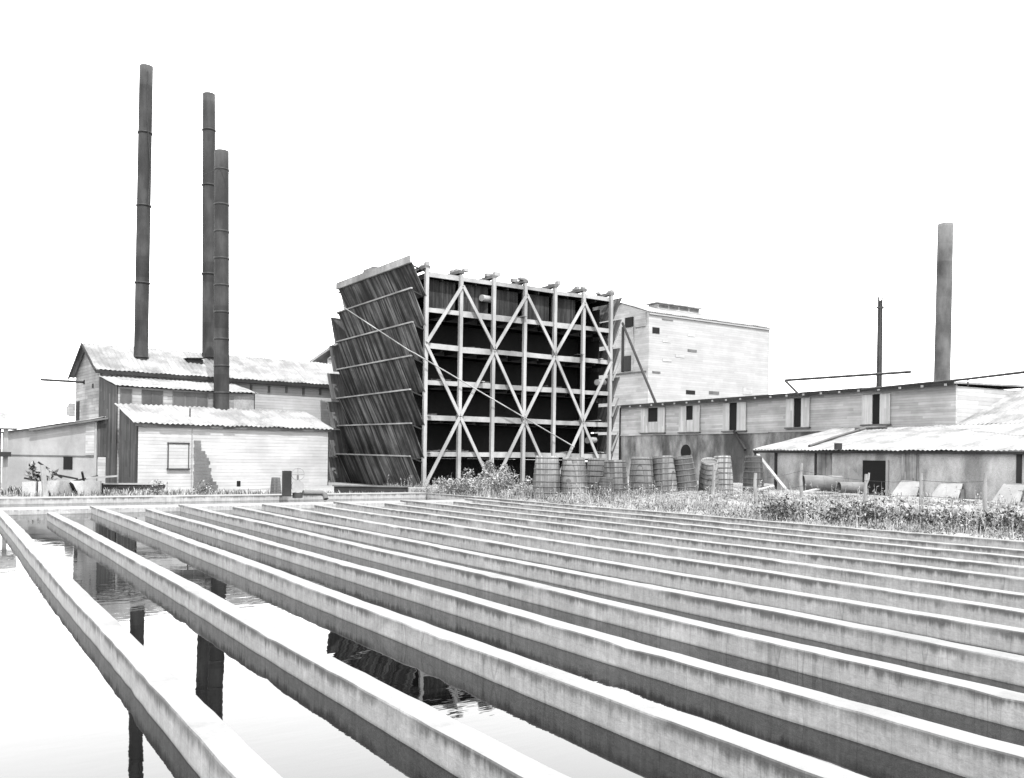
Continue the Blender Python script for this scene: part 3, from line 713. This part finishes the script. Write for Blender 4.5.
# ------------------------------------------------------------------ long shed on the right
SA = math.atan2(-.876, .482); SP = Vector((11.9, 97.2, 0))
sh = thing('long_shed', 'long grey board shed with stained lower wall, shutters and lean-to', 'shed', SP, SA)
def su(px_, y=0.0):
    """local x where picture column px_ meets the plane local y"""
    rx = (px_-PX0)/FPX; X0 = 11.9 + .876*y; Y0 = 97.2 + .482*y
    return (rx*Y0 - X0)/(.482 + .876*rx)
def sz(px_, py_, y=0.0):
    return at(px_, py_, 97.2 + .482*y - .876*su(px_, y)).z
UE, ZB, ZT = su(955), sz(690,434.5)+.05, 7.85
MB().box((0,0,ZB),(UE,.15,ZT)).build('upper_wall', M['shed_boards'], sh)
MB().box((.03,.03,-.5),(UE-.02,.4,ZB-.003)).build('lower_wall', M['plaster'], sh)
MB().box((UE-.15,.155,-.5),(UE+.0,9,ZT-.1)).build('end_wall', M['refinery_gable'], sh)
MB().box((0,.16,-.5),(.15,9,ZT-.1)).build('end_wall', M['shed_boards'], sh)
MB().box((.0,9.0,-.5),(UE,9.15,ZT+.1)).build('back_wall', M['shed_boards'], sh)
MB().poly([(-.3,-.5,ZT+.04),(UE+.2,-.5,ZT+.04),(UE+.2,9.4,ZT+.24),(-.3,9.4,ZT+.24)],(0,0,.14)).build('roof', M['roof_grey'], sh)
MB().box((-.3,-.58,ZT-.08),(UE+.2,-.503,ZT+.2)).build('eave_board', M['dark_timber'], sh)
for i in range(22):
    x = .6 + i*(UE-1)/21; MB().box((x-.09,-.64,ZT-.10),(x+.09,-.583,ZT+.06)).build('rafter_end', M['slab'], sh)
MB().box((0,-.06,ZB-.06),(su(768),-.003,ZB+.06)).build('rail', M['shed_boards'], sh)
MB().box((-.12,-.12,-.5),(.0,.2,ZT)).build('corner_post', M['dark_timber'], sh)
for (d0, d1, l0, r1, top, bot, dark) in ((648.3,657.6,641.2,665,408.2,432.5,422),(686.4,692.8,679.2,699.8,406,431.8,420),(729.6,736.8,723,746,403,430.5,430),(794,801,786,809.5,398.5,427,427),(872.5,879.5,862,890,394.5,424,424)):
    w_ = thing_part('window', sh)
    x0, x1 = su(d0), su(d1); zt, zb = sz(d0, top), sz(d0, bot); zd = sz(d0, dark)
    zt = min(zt, ZT-.12)
    MB().box((x0,-.05,zd),(x1,-.004,zt)).build('opening', M['black'], w_)
    if dark < bot - 2: MB().box((x0,-.07,zb),(x1,-.003,zd-.003)).build('lower_panel', M['shutter'], w_)
    MB().box((su(l0),-.12,zb-.02),(x0-.03,-.05,zt)).build('shutter', M['shutter'], w_)
    MB().box((x1+.03,-.12,zb-.02),(su(r1),-.05,zt)).build('shutter', M['shutter'], w_)
    MB().box((su(l0)-.1,-.2,zb-.14),(su(r1)+.1,-.004,zb-.03)).build('sill', M['old_timber'], w_)
ho = MB().lathe([(.01,0),(.75,0)],16); 
o = MB().tube([(su(685.5),.02,sz(685.5,452)),(su(685.5),-.01,sz(685.5,452))],.75,18).build('round_hole', M['black'], sh)
MB().beam((su(735),-.15,sz(735,431)),(su(750),-.6,sz(750,450)),.22,.22).build('prop', M['dark_timber'], sh)
# lean-to
LW = 8.7; ul0, ul1 = su(835), 62.0
ze, zu = 3.10, 5.0
sag = .0
MB().corr((ul0,-LW-.35,ze),(ul1,-LW-.35,ze),(ul1,-.02,zu),(ul0,-.02,zu),.32,.035,rows=10,rag=.05).build('lean_to_roof', M['roof'], sh)
MB().corr((UE+.02,-.01,zu+.02),(ul1,-.01,zu+.02),(ul1,9,zu+3.5),(UE+.02,9,zu+3.5),.32,.035,rows=10).build('lean_to_roof', M['roof'], sh)
MB().box((ul0+.1,-LW-.3,ze-.22),(ul1,-LW-.2,ze-.06)).build('eave_board', M['dark_timber'], sh)
uw = su(775,-LW)
MB().box((uw,-LW,-.5),(ul1,-LW+.25,ze-.06)).build('lean_to_wall', M['plaster_pale'], sh)
MB().box((ul0+.1,-2,-.5),(ul0+.2,-.03,zu-.6)).build('lean_to_side', M['dark_planks_y'], sh)
MB().box((ul0+.2,-3.2,-.5),(uw+2,-3.0,ze+.3)).build('inner_wall', M['black'], sh)  # coloured black so the open end looks unlit
for (xa, xb, mt) in ((775,777.5,'dark_timber'),(815,817,'dark_timber'),(818,832,'shed_boards'),(902,919,'dark_planks_v')):
    mm = M['dark_timber'] if mt == 'dark_timber' else M['shutter_grey'] if 'shutter_grey' in M else M['cask']
    MB().box((su(xa,-LW),-LW-.06,-.3),(su(xb,-LW),-LW-.004,ze-.1)).build('plank_panel' if xb-xa > 5 else 'post', mm, sh)
MB().box((su(1017,-LW),-LW-.08,-.3),(su(1022,-LW),-LW-.004,ze-.1)).build('post', M['dark_timber'], sh)
dx0, dx1 = su(863,-LW), su(887,-LW)
dw = thing_part('door', sh)
MB().box((dx0,-LW-.03,-.3),(dx1,-LW-.004,sz(875,460.5,-LW))).build('opening', M['black'], dw)
MB().box((dx1+.0,-LW-.12,-.3),(dx1+.17,-LW-.004,sz(875,459.5,-LW))).build('frame', M['slab'], dw)
MB().box((su(756,-LW),-LW-.2,-.4),(su(758.5,-LW),-LW+.0,ze-.1)).build('post', M['dark_timber'], sh)

# things lying on or against the lean-to
def shw(px_, y, z): # world point from shed frame
    u = su(px_, y); return SP + Vector((.482*u + .876*y, -.876*u + .482*y, z))
pr = MB().beam(shw(757.5,-LW-.5,2.75), shw(790,-LW-2.2,.0),.24,.12); tag(pr.build('prop_timber', M['slab']), 'pale timber prop leaning against the left corner of the lean-to', 'timber')
def roof_pt(px_, py_, lift=.12):
    y = -LW + .2
    # walk up the roof plane to the picture row
    for k in range(200):
        yy = -LW - .3 + k*.04; u = su(px_, yy); zz = ze + (yy+LW+.35)*(zu-ze)/(LW+.33)
        q = SP + Vector((.482*u + .876*yy, -.876*u + .482*yy, zz+lift))
        a = (q.z-CAM_Z)/q.y*FPX; row = PY0 + (q.x/q.y*FPX)*ROLL - a
        if row <= py_: break
    return q
for (xa, ya, xb, yb, r, lab) in ((809,446,866,426.5,.10,'long pole lying across the lean-to roof iron'),(855,429,886,424,.13,'short rough log near the top of the lean-to roof')):
    MB().tube([roof_pt(xa,ya,.1), roof_pt((xa+xb)/2,(ya+yb)/2,.14), roof_pt(xb,yb,.12)], r, 8)
    tag(MB().tube([roof_pt(xa,ya,.1), roof_pt((xa+xb)/2,(ya+yb)/2,.14), roof_pt(xb,yb,.12)], r, 8).build('roof_pole', M['old_timber']), lab, 'pole')
q = roof_pt(838,449,.15); tag(MB().box((-.2,-.2,-.12),(.2,.2,.3)).build('roof_block', M['dark_timber'], None, q), 'small dark block sitting on the lean-to eave', 'block')
# leaning slabs
for (xa, xb, tp, lab) in ((890,917,481.5,'leftmost pale concrete slab leaning on the lean-to wall, beside the door'),(929,959,483.5,'pale concrete slab leaning on the lean-to wall between two others'),(992,1021,484.5,'rightmost pale concrete slab leaning on the lean-to wall at picture edge')):
    y = -LW - .9
    a, b = su(xa, y), su(xb, y); m_ = (a+b)/2; hw = (b-a)/2
    zt = sz((xa+xb)/2, tp, -LW-.3)
    sb = thing('leaning_slab', lab, 'slab', SP, SA, 'pale slabs against the lean-to')
    MB().poly([(m_-hw,y-.35,-.15),(m_+hw,y-.35,-.15),(m_+hw*.75,-LW-.25,zt),(m_-hw*.70,-LW-.25,zt)],(0,.14,.08)).build('slab', M['slab'], sb)
    MB().box((m_+hw*.55,-LW-.5,-.2),(m_+hw*.85,-LW-.1,zt-.3)).build('side_block', M['old_timber'], sb)
bd = shw(853.5,-LW-.35,0)
o = MB().poly([(-.45,0,.1),(.40,.1,.1),(.32,.45,1.9),(-.5,.4,1.95)],(0,.05,0)).build('leaning_board', M['slab'], None, bd); o.rotation_euler=(0,0,SA+.1)
tag(o, 'pale board leaning on the wall left of the black doorway', 'board')
def drum(px_, py_, D, r, L, rz, tilt, label):
    p = at(px_, py_, D)
    n = 20; prof = [(r*.97,0),(r,.03),(r,L),(r*.97,L+.01),(r*.9,L),(r*.9,.05)]
    t_ = thing('sheet_pipe', label, 'pipe', p, 0, 'sheet pipes by the lean-to')
    o = MB().lathe(prof, n).build('shell', M['pale_metal'], t_)
    MB().lathe([(r+.002,L*.5-.03),(r+.012,L*.5-.02),(r+.012,L*.5+.02),(r+.002,L*.5+.03)], n).build('seam', M['pale_metal'], t_)
    t_.rotation_euler = (R(90), tilt, rz)
    return t_
drum(803,483,56,.50,2.4,R(112-25),0,'large pale sheet pipe lying under the open end of the lean-to')
drum(839,487.5,54,.34,1.5,R(112-20),0,'small pale sheet pipe lying left of the black doorway')

# chimney, mast and pipes beyond the long shed
cp = at(940,460,76); cp.z = -.2
c4 = thing('chimney', 'smooth pale iron chimney alone on the right behind the long shed', 'chimney', cp, 0, 'tall iron chimneys')
ch = at(942,224,76).z + .2
MB().lathe([(.68 - .06*i/10, ch*i/10) for i in range(11)] + [(.57,ch),(.56,ch-2),(.01,ch-2)],28).build('stack', M['steel_pale'], c4)
c4.rotation_euler = (0,.008,0)
ms = at(879,390,78); mz = at(881.5,297,78).z
mt_ = thing('mast', 'thin dark ladder mast standing behind the long shed roof', 'mast', (ms.x,ms.y,0))
MB().tube([(0,0,0),(0,0,mz-.3)],[.20,.11],6).build('pole', M['iron'], mt_)
for q in (-.2,.2):
    MB().tube([(q*1.2,0,0),(q*.75,0,mz)],.07,6).build('rail', M['iron'], mt_)
for i in range(24): MB().tube([(-.22,0,1+i*.56),(.22,0,1.25+i*.56)],.035,5).build('rung', M['iron'], mt_)
MB().box((-.3,-.1,mz-1.0),(.3,.1,mz-.85)).build('head', M['iron'], mt_)
MB().box((-.2,-.25,sz(880,378)),(.45,.25,sz(880,375))).build('clamp', M['iron'], mt_)
rp = thing('roof_pipe', 'thin pipe carried across the mast above the long shed roof', 'pipe')
pa, pb_ = at(785,380.3,74), at(911,371.8,68)
MB().tube([pa, pb_],.11,8).build('pipe', M['iron'], rp)
MB().tube([pa, at(799,394.5,72.5)],.10,6).build('strut', M['iron'], rp)
MB().tube([at(878,388,69), at(920,380.5,64), at(963,378,60.5), at(1075,365.5,50)],.10,8)
rp2 = thing('roof_pipe', 'long pipe rising to the right along the end of the shed roof', 'pipe')
MB().tube([at(862,389.5,66.2), at(965,379.2,60.5), at(1075,366,50)],.09,8).build('pipe', M['iron'], rp2)
MB().tube([at(968,379,60.5), at(968,386,60.5)],.05,6).build('strut', M['iron'], rp2)

# ------------------------------------------------------------------ casks
def cask_root(mat, h, r0, r1, hoops, label):
    t_ = thing('cask', label, 'cask', (0,0,0), 0, 'wooden casks by the tower')
    n = 32; pr_ = []
    for i in range(9):
        f_ = i/8; pr_.append((r0 + (r1-r0)*f_ + .05*math.sin(math.pi*f_), h*f_))
    MB().lathe(pr_ + [(r1-.05,h),(r1-.05,h-.12)], n, wob=.006).build('staves', mat, t_)
    MB().lathe([(r1-.045,h-.11),(.01,h-.11)], n).build('head', mat, t_)
    for f_ in hoops:
        r = r0 + (r1-r0)*f_ + .05*math.sin(math.pi*f_); z = h*f_
        MB().lathe([(r-.002,z-.028),(r+.018,z-.022),(r+.016,z+.022),(r-.002,z+.028)], n).build('hoop', M['hoop'], t_)
    return t_
HO = (.06,.17,.3,.42,.58,.7,.83,.95)
cask_a = cask_root(M['cask'], 2.2, .71, .57, HO, 'leftmost tall wooden cask standing in the weeds before the tower')
cask_b = cask_root(M['cask_dark'], 2.05, .65, .50, HO, 'dark cask half hidden behind its pale neighbour')
def put(src, first, px_, base_py, D, scale, label, tilt=(0,0), rz=0.0, zoff=0.0):
    o = src if first else copy_tree(src)
    p = at(px_, base_py, D); p.z = hills(p.x, p.y) - .05 + zoff
    o.location = p; o.rotation_euler = (tilt[0], tilt[1], rz); o.scale = (scale[0], scale[0], scale[1]); o['label'] = label
    return o
D0 = 45.0
def hsc(top_py, px_, D):
    p = at(px_, top_py, D); return (p.z - hills(p.x, p.y) + .05)
casks = [(cask_a,1,546.5,45,1.0,455.7,(0,.0),'leftmost tall wooden cask standing in the weeds before the tower'),
         (cask_a,0,573.5,45,.97,457.5,(0,-.03),'second tall wooden cask from the left, beside the leftmost one'),
         (cask_b,1,597,46.5,1.0,458,(0,.0),'dark tall cask half hidden behind a low cut down cask'),
         (cask_a,0,615.5,45,.90,460,(0,.03),'pale tall cask right of the dark one, under the tower corner'),
         (cask_a,0,641,47.5,.94,457,(0,-.03),'tall cask with wide base, first right of the tower corner'),
         (cask_a,0,665,48,.96,456,(0,-.09),'tall cask leaning slightly left before the stained shed wall'),
         (cask_b,0,686.5,48.5,1.04,456,(0,-.13),'greyer cask leaning left, just under the round hole in the wall'),
         (cask_a,0,708,49.5,.78,457.5,(0,-.40),'cask tilted steeply left between two upright casks'),
         (cask_a,0,723,50.5,.82,456,(.03,.05),'rightmost upright pale cask by the shed wall'),
         (cask_b,0,753,56,1.0,455.5,(0,.0),'dark cask beside the open end of the lean-to')]
for k, (src, first, px_, D, rs, tp, tl_, lab) in enumerate(casks):
    hh = hsc(tp, px_, D) / (2.2 if src is cask_a else 2.05)
    put(src, first, px_, 500, D, (rs, hh), lab, tl_, k*1.1)
# cut-down cask
o = put(cask_b, 0, 605.5, 500, 43.8, (.62,.55), 'low cut down cask in front of the dark tall one', (0,.03), .5)

# small gear in front of the white shed
g1 = put(cask_b, 0, 275.5, 499, 46.0, (.42,.56), 'small dark barrel before the right part of the white shed', (0,0), .4, .05)
g2p = at(286.5,499,42.6); g2p.z = PT-.01
m = MB().box((-.2,-.2,0),(.2,.2,1.22)); o = m.build('wooden_post', M['dark_timber'], None, g2p); o.rotation_euler=(0,0,.4); bevel(o,.03)
tag(o, 'squat dark wooden post on the far bank beside the valve', 'post')
vp = at(297.5,500,42.8); vp.z = PT
vv = thing('valve', 'pale round valve with handwheel on the far bank', 'valve', vp, .3)
MB().tube([(0,0,-.1),(0,0,.15)],.24,14).build('foot', M['iron'], vv)
MB().tube([(0,-.22,.45),(0,.22,.45)],.30,18).build('body', M['slab'], vv)
MB().tube([(0,0,.7),(0,0,1.0)],.045,8).build('stem', M['iron'], vv)
wh = MB(); wh.tube([(.30*math.cos(a*math.pi/10)-.0, -.05, 1.05+.30*math.sin(a*math.pi/10)) for a in range(21)],.018,6,False)
wh.tube([(-.28,-.05,1.05),(.28,-.05,1.05)],.02,5); wh.tube([(0,-.05,.78),(0,-.05,1.33)],.02,5); wh.build('handwheel', M['slab'], vv)
bp = thing('bank_pipe', 'bent pale pipe lying on the far bank right of the valve', 'pipe')
MB().tube([at(303,492.5,43.2), at(322,493,43.8), at(325,495,43.6), at(326,499,43.5)],.13,10).build('pipe', M['old_timber'], bp)

# concrete basin and rubbish at left
bs_ = thing('basin', 'low rough concrete basin with broken arch at the far left', 'basin')
p0, p1_ = at(22,492,46), at(100,492,46.6)
bs_.location = (p0.x,p0.y,0); BL = (p1_-p0).length; bs_.rotation_euler=(0,0,math.atan2(p1_.y-p0.y,p1_.x-p0.x))
ztop = at(60,481,46).z
ar = [(0,0,-.5),(.65,0,-.5),(.65,0,ztop-.05),(0,0,ztop-.08)]
MB().poly(ar,(0,.25,0)).build('front_wall', M['plaster_pale'], bs_)
MB().poly([(.78,0,-.5),(1.05,0,-.5),(1.05,0,ztop-.05),(.78,0,ztop-.05)],(0,.25,0)).build('front_wall', M['plaster_pale'], bs_)
MB().poly([(1.22,0,-.5),(2.6,0,-.5),(2.55,0,-.2),(2.42,0,.1),(2.2,0,ztop-.1),(2.15,0,ztop),(1.22,0,ztop)],(0,.25,0)).build('front_wall', M['plaster'], bs_)
MB().poly([(2.85,0,-.5),(BL,0,-.5),(BL,0,ztop+.0),(2.3,0,ztop+.0),(2.5,0,ztop-.15),(2.72,0,.1)],(0,.25,0)).build('front_wall', M['plaster_pale'], bs_)
MB().box((.0,.5,-.5),(BL,.6,ztop-.12)).build('back_wall', M['black'], bs_)  # blackened to paint shade behind the arch and slots
p = at(46,494,45); o = MB().beam((0,0,-.45),(-.32,.25,1.55),.22,.14).build('leaning_plank', M['post'], None, (p.x,p.y,0)); tag(o,'weathered plank leaning on the concrete basin','plank')
p0 = at(100,488,50.5)
tr_ = thing('plank_trough', 'shallow pale plank trough at the corner of the white shed', 'trough', (p0.x,p0.y,.12), .22)
MB().box((0,0,.0),(3.5,.08,.28)).build('front_board', M['dark_timber'], tr_)
MB().box((0,.9,.0),(3.5,.98,.28)).build('back_board', M['slab'], tr_)
MB().beam((-.1,.04,.32),(3.6,.04,.36),.2,.07).build('rim', M['slab'], tr_)
tl2 = MB()
for x in (.3,3.1): tl2.box((x,.1,-.2),(x+.15,.8,.0))
tl2.build('support', M['dark_timber'], tr_)
# scrap heap behind the basin
for k,(a_,b_,c_,d_,lab) in enumerate(((38,462,62,478,'bent dark scrap rod on the heap behind the basin'),(52,474,78,479,'flat scrap board across the heap behind the basin'),(82,472,84,481,'short upright stake behind the basin'),(86,478,118,476,'loose pale plank by the dark gap of the shed'),(70,482,98,476,'dark timber lying over the right end of the concrete basin'),(24,478,44,482,'dark timber lying over the left end of the concrete basin'))):
    o = MB().beam(at(a_,b_,49+k*.3), at(c_,d_,49.5+k*.3),.10,.10).build('scrap_timber', M['dark_timber'] if k != 3 else M['slab']); tag(o, lab, 'scrap')

# ------------------------------------------------------------------ fence
fps = [(712,506,465,41,.06),(756,517,473,37,-.03),(801,507,463,38.5,.0),(864,512,474,37,.05),(921.5,516,473,35.5,-.03),(984,528,473,33,.02)]
FL = ['first fence post from the left, just right of the casks','thin fence post in front of the open lean-to end','straight pale fence post before the lean-to wall','crooked forked fence post in front of the black doorway','fence post between the leaning slabs','rightmost fence post, tall and weathered, near the slab at the edge']
fpos = []
for k,(px_,by,ty,D,le) in enumerate(fps):
    b = at(px_,by,D); b.z = hills(b.x,b.y)-.2; t = at(px_,ty,D)
    h = t.z - b.z; r = .08
    pts = [(0,0,0),(le*.5+random.uniform(-.03,.03),0,h*.35),(le+random.uniform(-.04,.04),0,h*.7),(le*1.4,0,h)]
    po_ = MB().tube(pts,[r*1.15,r,r*.95,r*.8],9)
    if k in (0,3): po_.tube([(le,0,h*.72),(le+.12,0,h*.9),(le+.14,0,h*1.03)],[.05,.045,.035],7)
    o = po_.build('fence_post', M['post'], None, b); tag(o, FL[k], 'post', 'crooked fence posts in the weeds'); fpos.append((b, h, le))
wr = MB()
for f_ in (.55,.85):
    pts = []
    for k in range(len(fpos)):
        b,h,le = fpos[k]; p = b + Vector((le,-.07,h*f_)); pts.append(p)
        if k < len(fpos)-1:
            b2_,h2,le2 = fpos[k+1]; q = b2_ + Vector((le2,-.07,h2*f_)); pts.append((p+q)/2 - Vector((0,0,.06)))
    wr.tube(pts,.008,5)
tag(wr.build('fence_wire', M['iron']), 'thin wire strands strung between the crooked fence posts', 'wire')

# ------------------------------------------------------------------ plants
def leafquad(mb, p, d, n_, l, w__, mi):
    d = d.normalized(); s_ = d.cross(n_)
    if s_.length < 1e-3: s_ = d.orthogonal()
    s_.normalize(); q = p + d*l
    mb.add([p, p + d*l*.45 + s_*w__*.5, q, p + d*l*.45 - s_*w__*.5], [(0,1,2,3)], mi)
def rv():
    while True:
        v = Vector((random.uniform(-1,1),random.uniform(-1,1),random.uniform(-1,1)))
        if .05 < v.length < 1: return v.normalized()
def shrub(name, label, cat, p, rx, ry, h, n, mats, wts, lsz=.16, group=None, stems=7):
    t_ = thing(name, label, cat, p, 0, group)
    sm_ = MB(); lf = MB()
    cents = []
    for k in range(stems):
        a = random.uniform(0,6.28); rr = math.sqrt(random.random())
        tip = Vector((math.cos(a)*rx*rr, math.sin(a)*ry*rr, h*random.uniform(.55,1.0)*(1-.35*rr)))
        sm_.tube([(tip.x*.2,tip.y*.2,-.1), tuple(tip*.55 + Vector((0,0,.1))), tuple(tip)],[.025,.018,.008],5)
        cents.append((tip, random.uniform(.25,.5)))
        cents.append((tip*.6, random.uniform(.25,.45)))
    for k in range(n):
        c, r = random.choice(cents)
        q = c + rv()*r*random.random()**.5*Vector((1.2,1.2,.9)).length/1.9
        if q.z < 0: q.z = random.uniform(0,.15)
        mi = random.choices(range(len(mats)), wts)[0]
        leafquad(lf, q, rv()+Vector((0,0,.3)), rv(), lsz*random.uniform(.6,1.4), lsz*random.uniform(.3,.6), mi)
    sm_.build('stems', M['old_timber'], t_); lf.build('foliage', [M[x] for x in mats], t_)
    return t_
def gp(px_, py_, D):
    p = at(px_,py_,D); p.z = hills(p.x,p.y); return p
shrub('bush','pale bushy shrub at the tower foot, left of the others','bush', gp(468,490,47.5),1.5,1.1,1.35,2600,['leaf_pale','leaf_mid','straw'],(5,2,4),.15,'shrubs before the tower',10)
shrub('bush','pale shrub at the tower foot, close to the first cask','bush', gp(508,490,46.5),1.3,1.0,1.5,2000,['leaf_pale','leaf_mid','straw'],(5,2,3),.15,'shrubs before the tower',9)
shrub('bush','darker leafy plant between the two pale tower shrubs','bush', gp(492,488,50),.7,.7,1.95,800,['leaf_mid','leaf_dark','leaf_pale'],(5,3,3),.2,'shrubs before the tower',5)
for k,(px_,D,h,lab) in enumerate(((790,31.5,.75,'dark leafy shrub behind the last pond wall, below the pale prop'),(838,30.5,.7,'dark leafy shrub by the last pond wall, below the small sheet pipe'),(884,29.5,.8,'dark leafy shrub by the last pond wall, below the black doorway'),
                               (935,28.7,.75,'dark leafy shrub by the last pond wall, below the middle slab'),(978,28,.7,'dark leafy shrub at the foot of the rightmost fence post'),(1012,27.3,.65,'dark leafy shrub at the right edge of the picture'))):
    shrub('bush',lab,'bush', gp(px_,530,D),1.15,.7,h,900,['leaf_dark','leaf_mid','leaf_pale'],(5,3,3),.14,'dark shrubs along the last pond wall',8)
for k,(px_,D,h,lab) in enumerate(((38,48.6,1.9,'ragged plant with drooping leaves behind the concrete basin'),(157,42.4,.55,'small tuft growing on the far bank in front of the plank trough'),(203,42.6,.5,'small tuft growing on the far bank below the bare boards'))):
    p = at(px_,494,D); p.z = -.1 if k == 0 else PT-.02
    shrub('weed_plant',lab,'plant', p,.7 if k==0 else .32,.4,h,260 if k==0 else 170,['leaf_dark','leaf_mid','straw'],(4,3,1),.3 if k==0 else .12,None,5)

# grass and weeds, past counting
wd = MB()
def blade(p, h, mi, w__=.022):
    a = random.uniform(0,6.28); d = Vector((math.cos(a),math.sin(a),0)); l = random.uniform(.1,.6)*h
    s_ = Vector((-d.y,d.x,0))*w__
    m_ = p + d*l*.35 + Vector((0,0,h*.6)); t = p + d*l + Vector((0,0,h))
    wd.add([p-s_, p+s_, m_+s_*.8, m_-s_*.8, t], [(0,1,2,3),(3,2,4)], mi)
def inview(p): 
    r_ = p.x/p.y if p.y > 1 else 9; return -.2 < r_ < .64
cnt = 0
while cnt < 5200:
    v = random.uniform(2,49); u = wall_u(13, v) + WALL_W + .05 + abs(random.gauss(0,9))
    p = P(u, v)
    if not inview(p) or p.y > 60 or u > 52: continue
    f_ = math.sin(p.x*.9+1)*math.sin(p.y*.8+2) + .6*math.sin(p.x*2.3+p.y*1.9)
    if f_ < -.35 and random.random() < .8: continue
    if math.exp(-((p.x-8.8)**2/4 + (p.y-41.5)**2/3)) > .35 and random.random() < .85: continue
    hh = random.uniform(.10,.38)*(1+.55*f_); kind_ = random.random()
    if kind_ < .62:                                   # a tuft of dry grass
        mi = random.choices((0,1,2),(6,3,2))[0]
        for _ in range(random.randint(6,16)):
            q = p + Vector((random.gauss(0,.10),random.gauss(0,.10),0)); q.z = hills(q.x,q.y) - .02
            blade(q, hh*random.uniform(.5,1.3), mi if random.random() < .8 else random.choice((0,2,3)), random.uniform(.004,.010))
    elif kind_ < .88:                                 # a low leafy weed
        mi = random.choices((1,2,3),(3,4,3))[0]; rad = random.uniform(.12,.3)
        for _ in range(random.randint(14,34)):
            d = rv(); q = p + Vector((d.x*rad, d.y*rad, 0)); q.z = hills(q.x,q.y) + abs(d.z)*rad*random.uniform(.6,1.5)
            leafquad(wd, q, d + Vector((0,0,.4)), rv(), random.uniform(.05,.13), random.uniform(.025,.06), mi if random.random() < .75 else random.choice((1,2,3)))
    else:                                             # a tall thin stalk with side leaves
        hs = random.uniform(.4,1.0); lean = Vector((random.uniform(-.2,.2),random.uniform(-.2,.2),0)); p.z = hills(p.x,p.y)
        wd.tube([p, p+lean*.5*hs+Vector((0,0,hs*.55)), p+lean*hs+Vector((0,0,hs))],[.008,.006,.003],4,False,0)
        for _ in range(9):
            t = random.uniform(.2,1); leafquad(wd, p+lean*hs*t+Vector((0,0,hs*t)), rv(), rv(), random.uniform(.06,.16), random.uniform(.02,.05), random.choice((0,1,2,2)))
    cnt += 1
tag(wd.build('weeds',[M['straw'],M['leaf_pale'],M['leaf_mid'],M['leaf_dark']]), 'pale tangled weeds and dry grass between the last pond wall and sheds', None, None, 'stuff')
wd = MB()
for _ in range(5200):
    px_ = random.uniform(-10,430); D = random.uniform(45,51)
    p = at(px_,492,D); p.z = -.1
    if uv(p)[1] < V_BANK + 1.35: continue
    blade(p, random.uniform(.1,.45), random.choices((0,1,2,3),(2,3,4,3))[0], .025)
tag(wd.build('grass',[M['straw'],M['leaf_pale'],M['leaf_mid'],M['leaf_dark']]), 'thin grass along the foot of the white shed', None, None, 'stuff')

# rubble and loose timber in the yard
rb = MB(); rr = random.Random(5)
def stone(p, r):
    vs_ = []
    for sx in (-1,1):
        for sy in (-1,1):
            for sz_ in (-1,1): vs_.append(p + Vector((sx*r*rr.uniform(.5,1.1), sy*r*rr.uniform(.5,1.1), sz_*r*rr.uniform(.4,.8))))
    rb.add(vs_, [(0,1,3,2),(4,6,7,5),(0,4,5,1),(2,3,7,6),(0,2,6,4),(1,5,7,3)])
for (cx, cy, sx_, sy_, n_) in ((8.8,41.5,1.7,1.2,420),(14.5,43,1.9,1.3,260),(22,40,2.5,1.3,160),(24,47,4,3,160)):
    for _ in range(n_):
        x, y = rr.gauss(cx,sx_*.7), rr.gauss(cy,sy_*.7)
        stone(Vector((x,y,hills(x,y)+.01)), rr.uniform(.03,.11))
tag(rb.build('rubble', M['bank']), 'pale rubble heaped among the weeds before the sheds', None, None, 'stuff')
rb = MB()
for _ in range(260):
    px_ = rr.uniform(-5,330); D = rr.uniform(45.5,49.5); p = at(px_,492,D); p.z = hills(p.x,p.y)+.02
    if uv(p)[1] < V_BANK + 1.5: continue
    stone(p, rr.uniform(.04,.16))
tag(rb.build('rubble', M['plaster']), 'broken stone along the foot of the white shed', None, None, 'stuff')
for k,(pa, pb, wd_, lab) in enumerate((((757,490,46),(773,486,48),.16,'grey plank on the ground below the open end of the lean-to'),((794,494,44),(818,489,45),.2,'pale plank propped on the weeds before the large sheet pipe'),
     ((690,497,43),(706,493,44),.16,'short plank on the rubble below the tilted cask'),((741,487,52),(768,488,50),.14,'low timber lying between the dark cask and the lean-to'))):
    a, b = at(*pa), at(*pb); a.z = max(a.z, hills(a.x,a.y)+.05); b.z = max(b.z, hills(b.x,b.y)+.12)
    tag(MB().beam(a, b, wd_, .06).build('loose_plank', M['slab'] if k % 2 else M['post']), lab, 'plank')
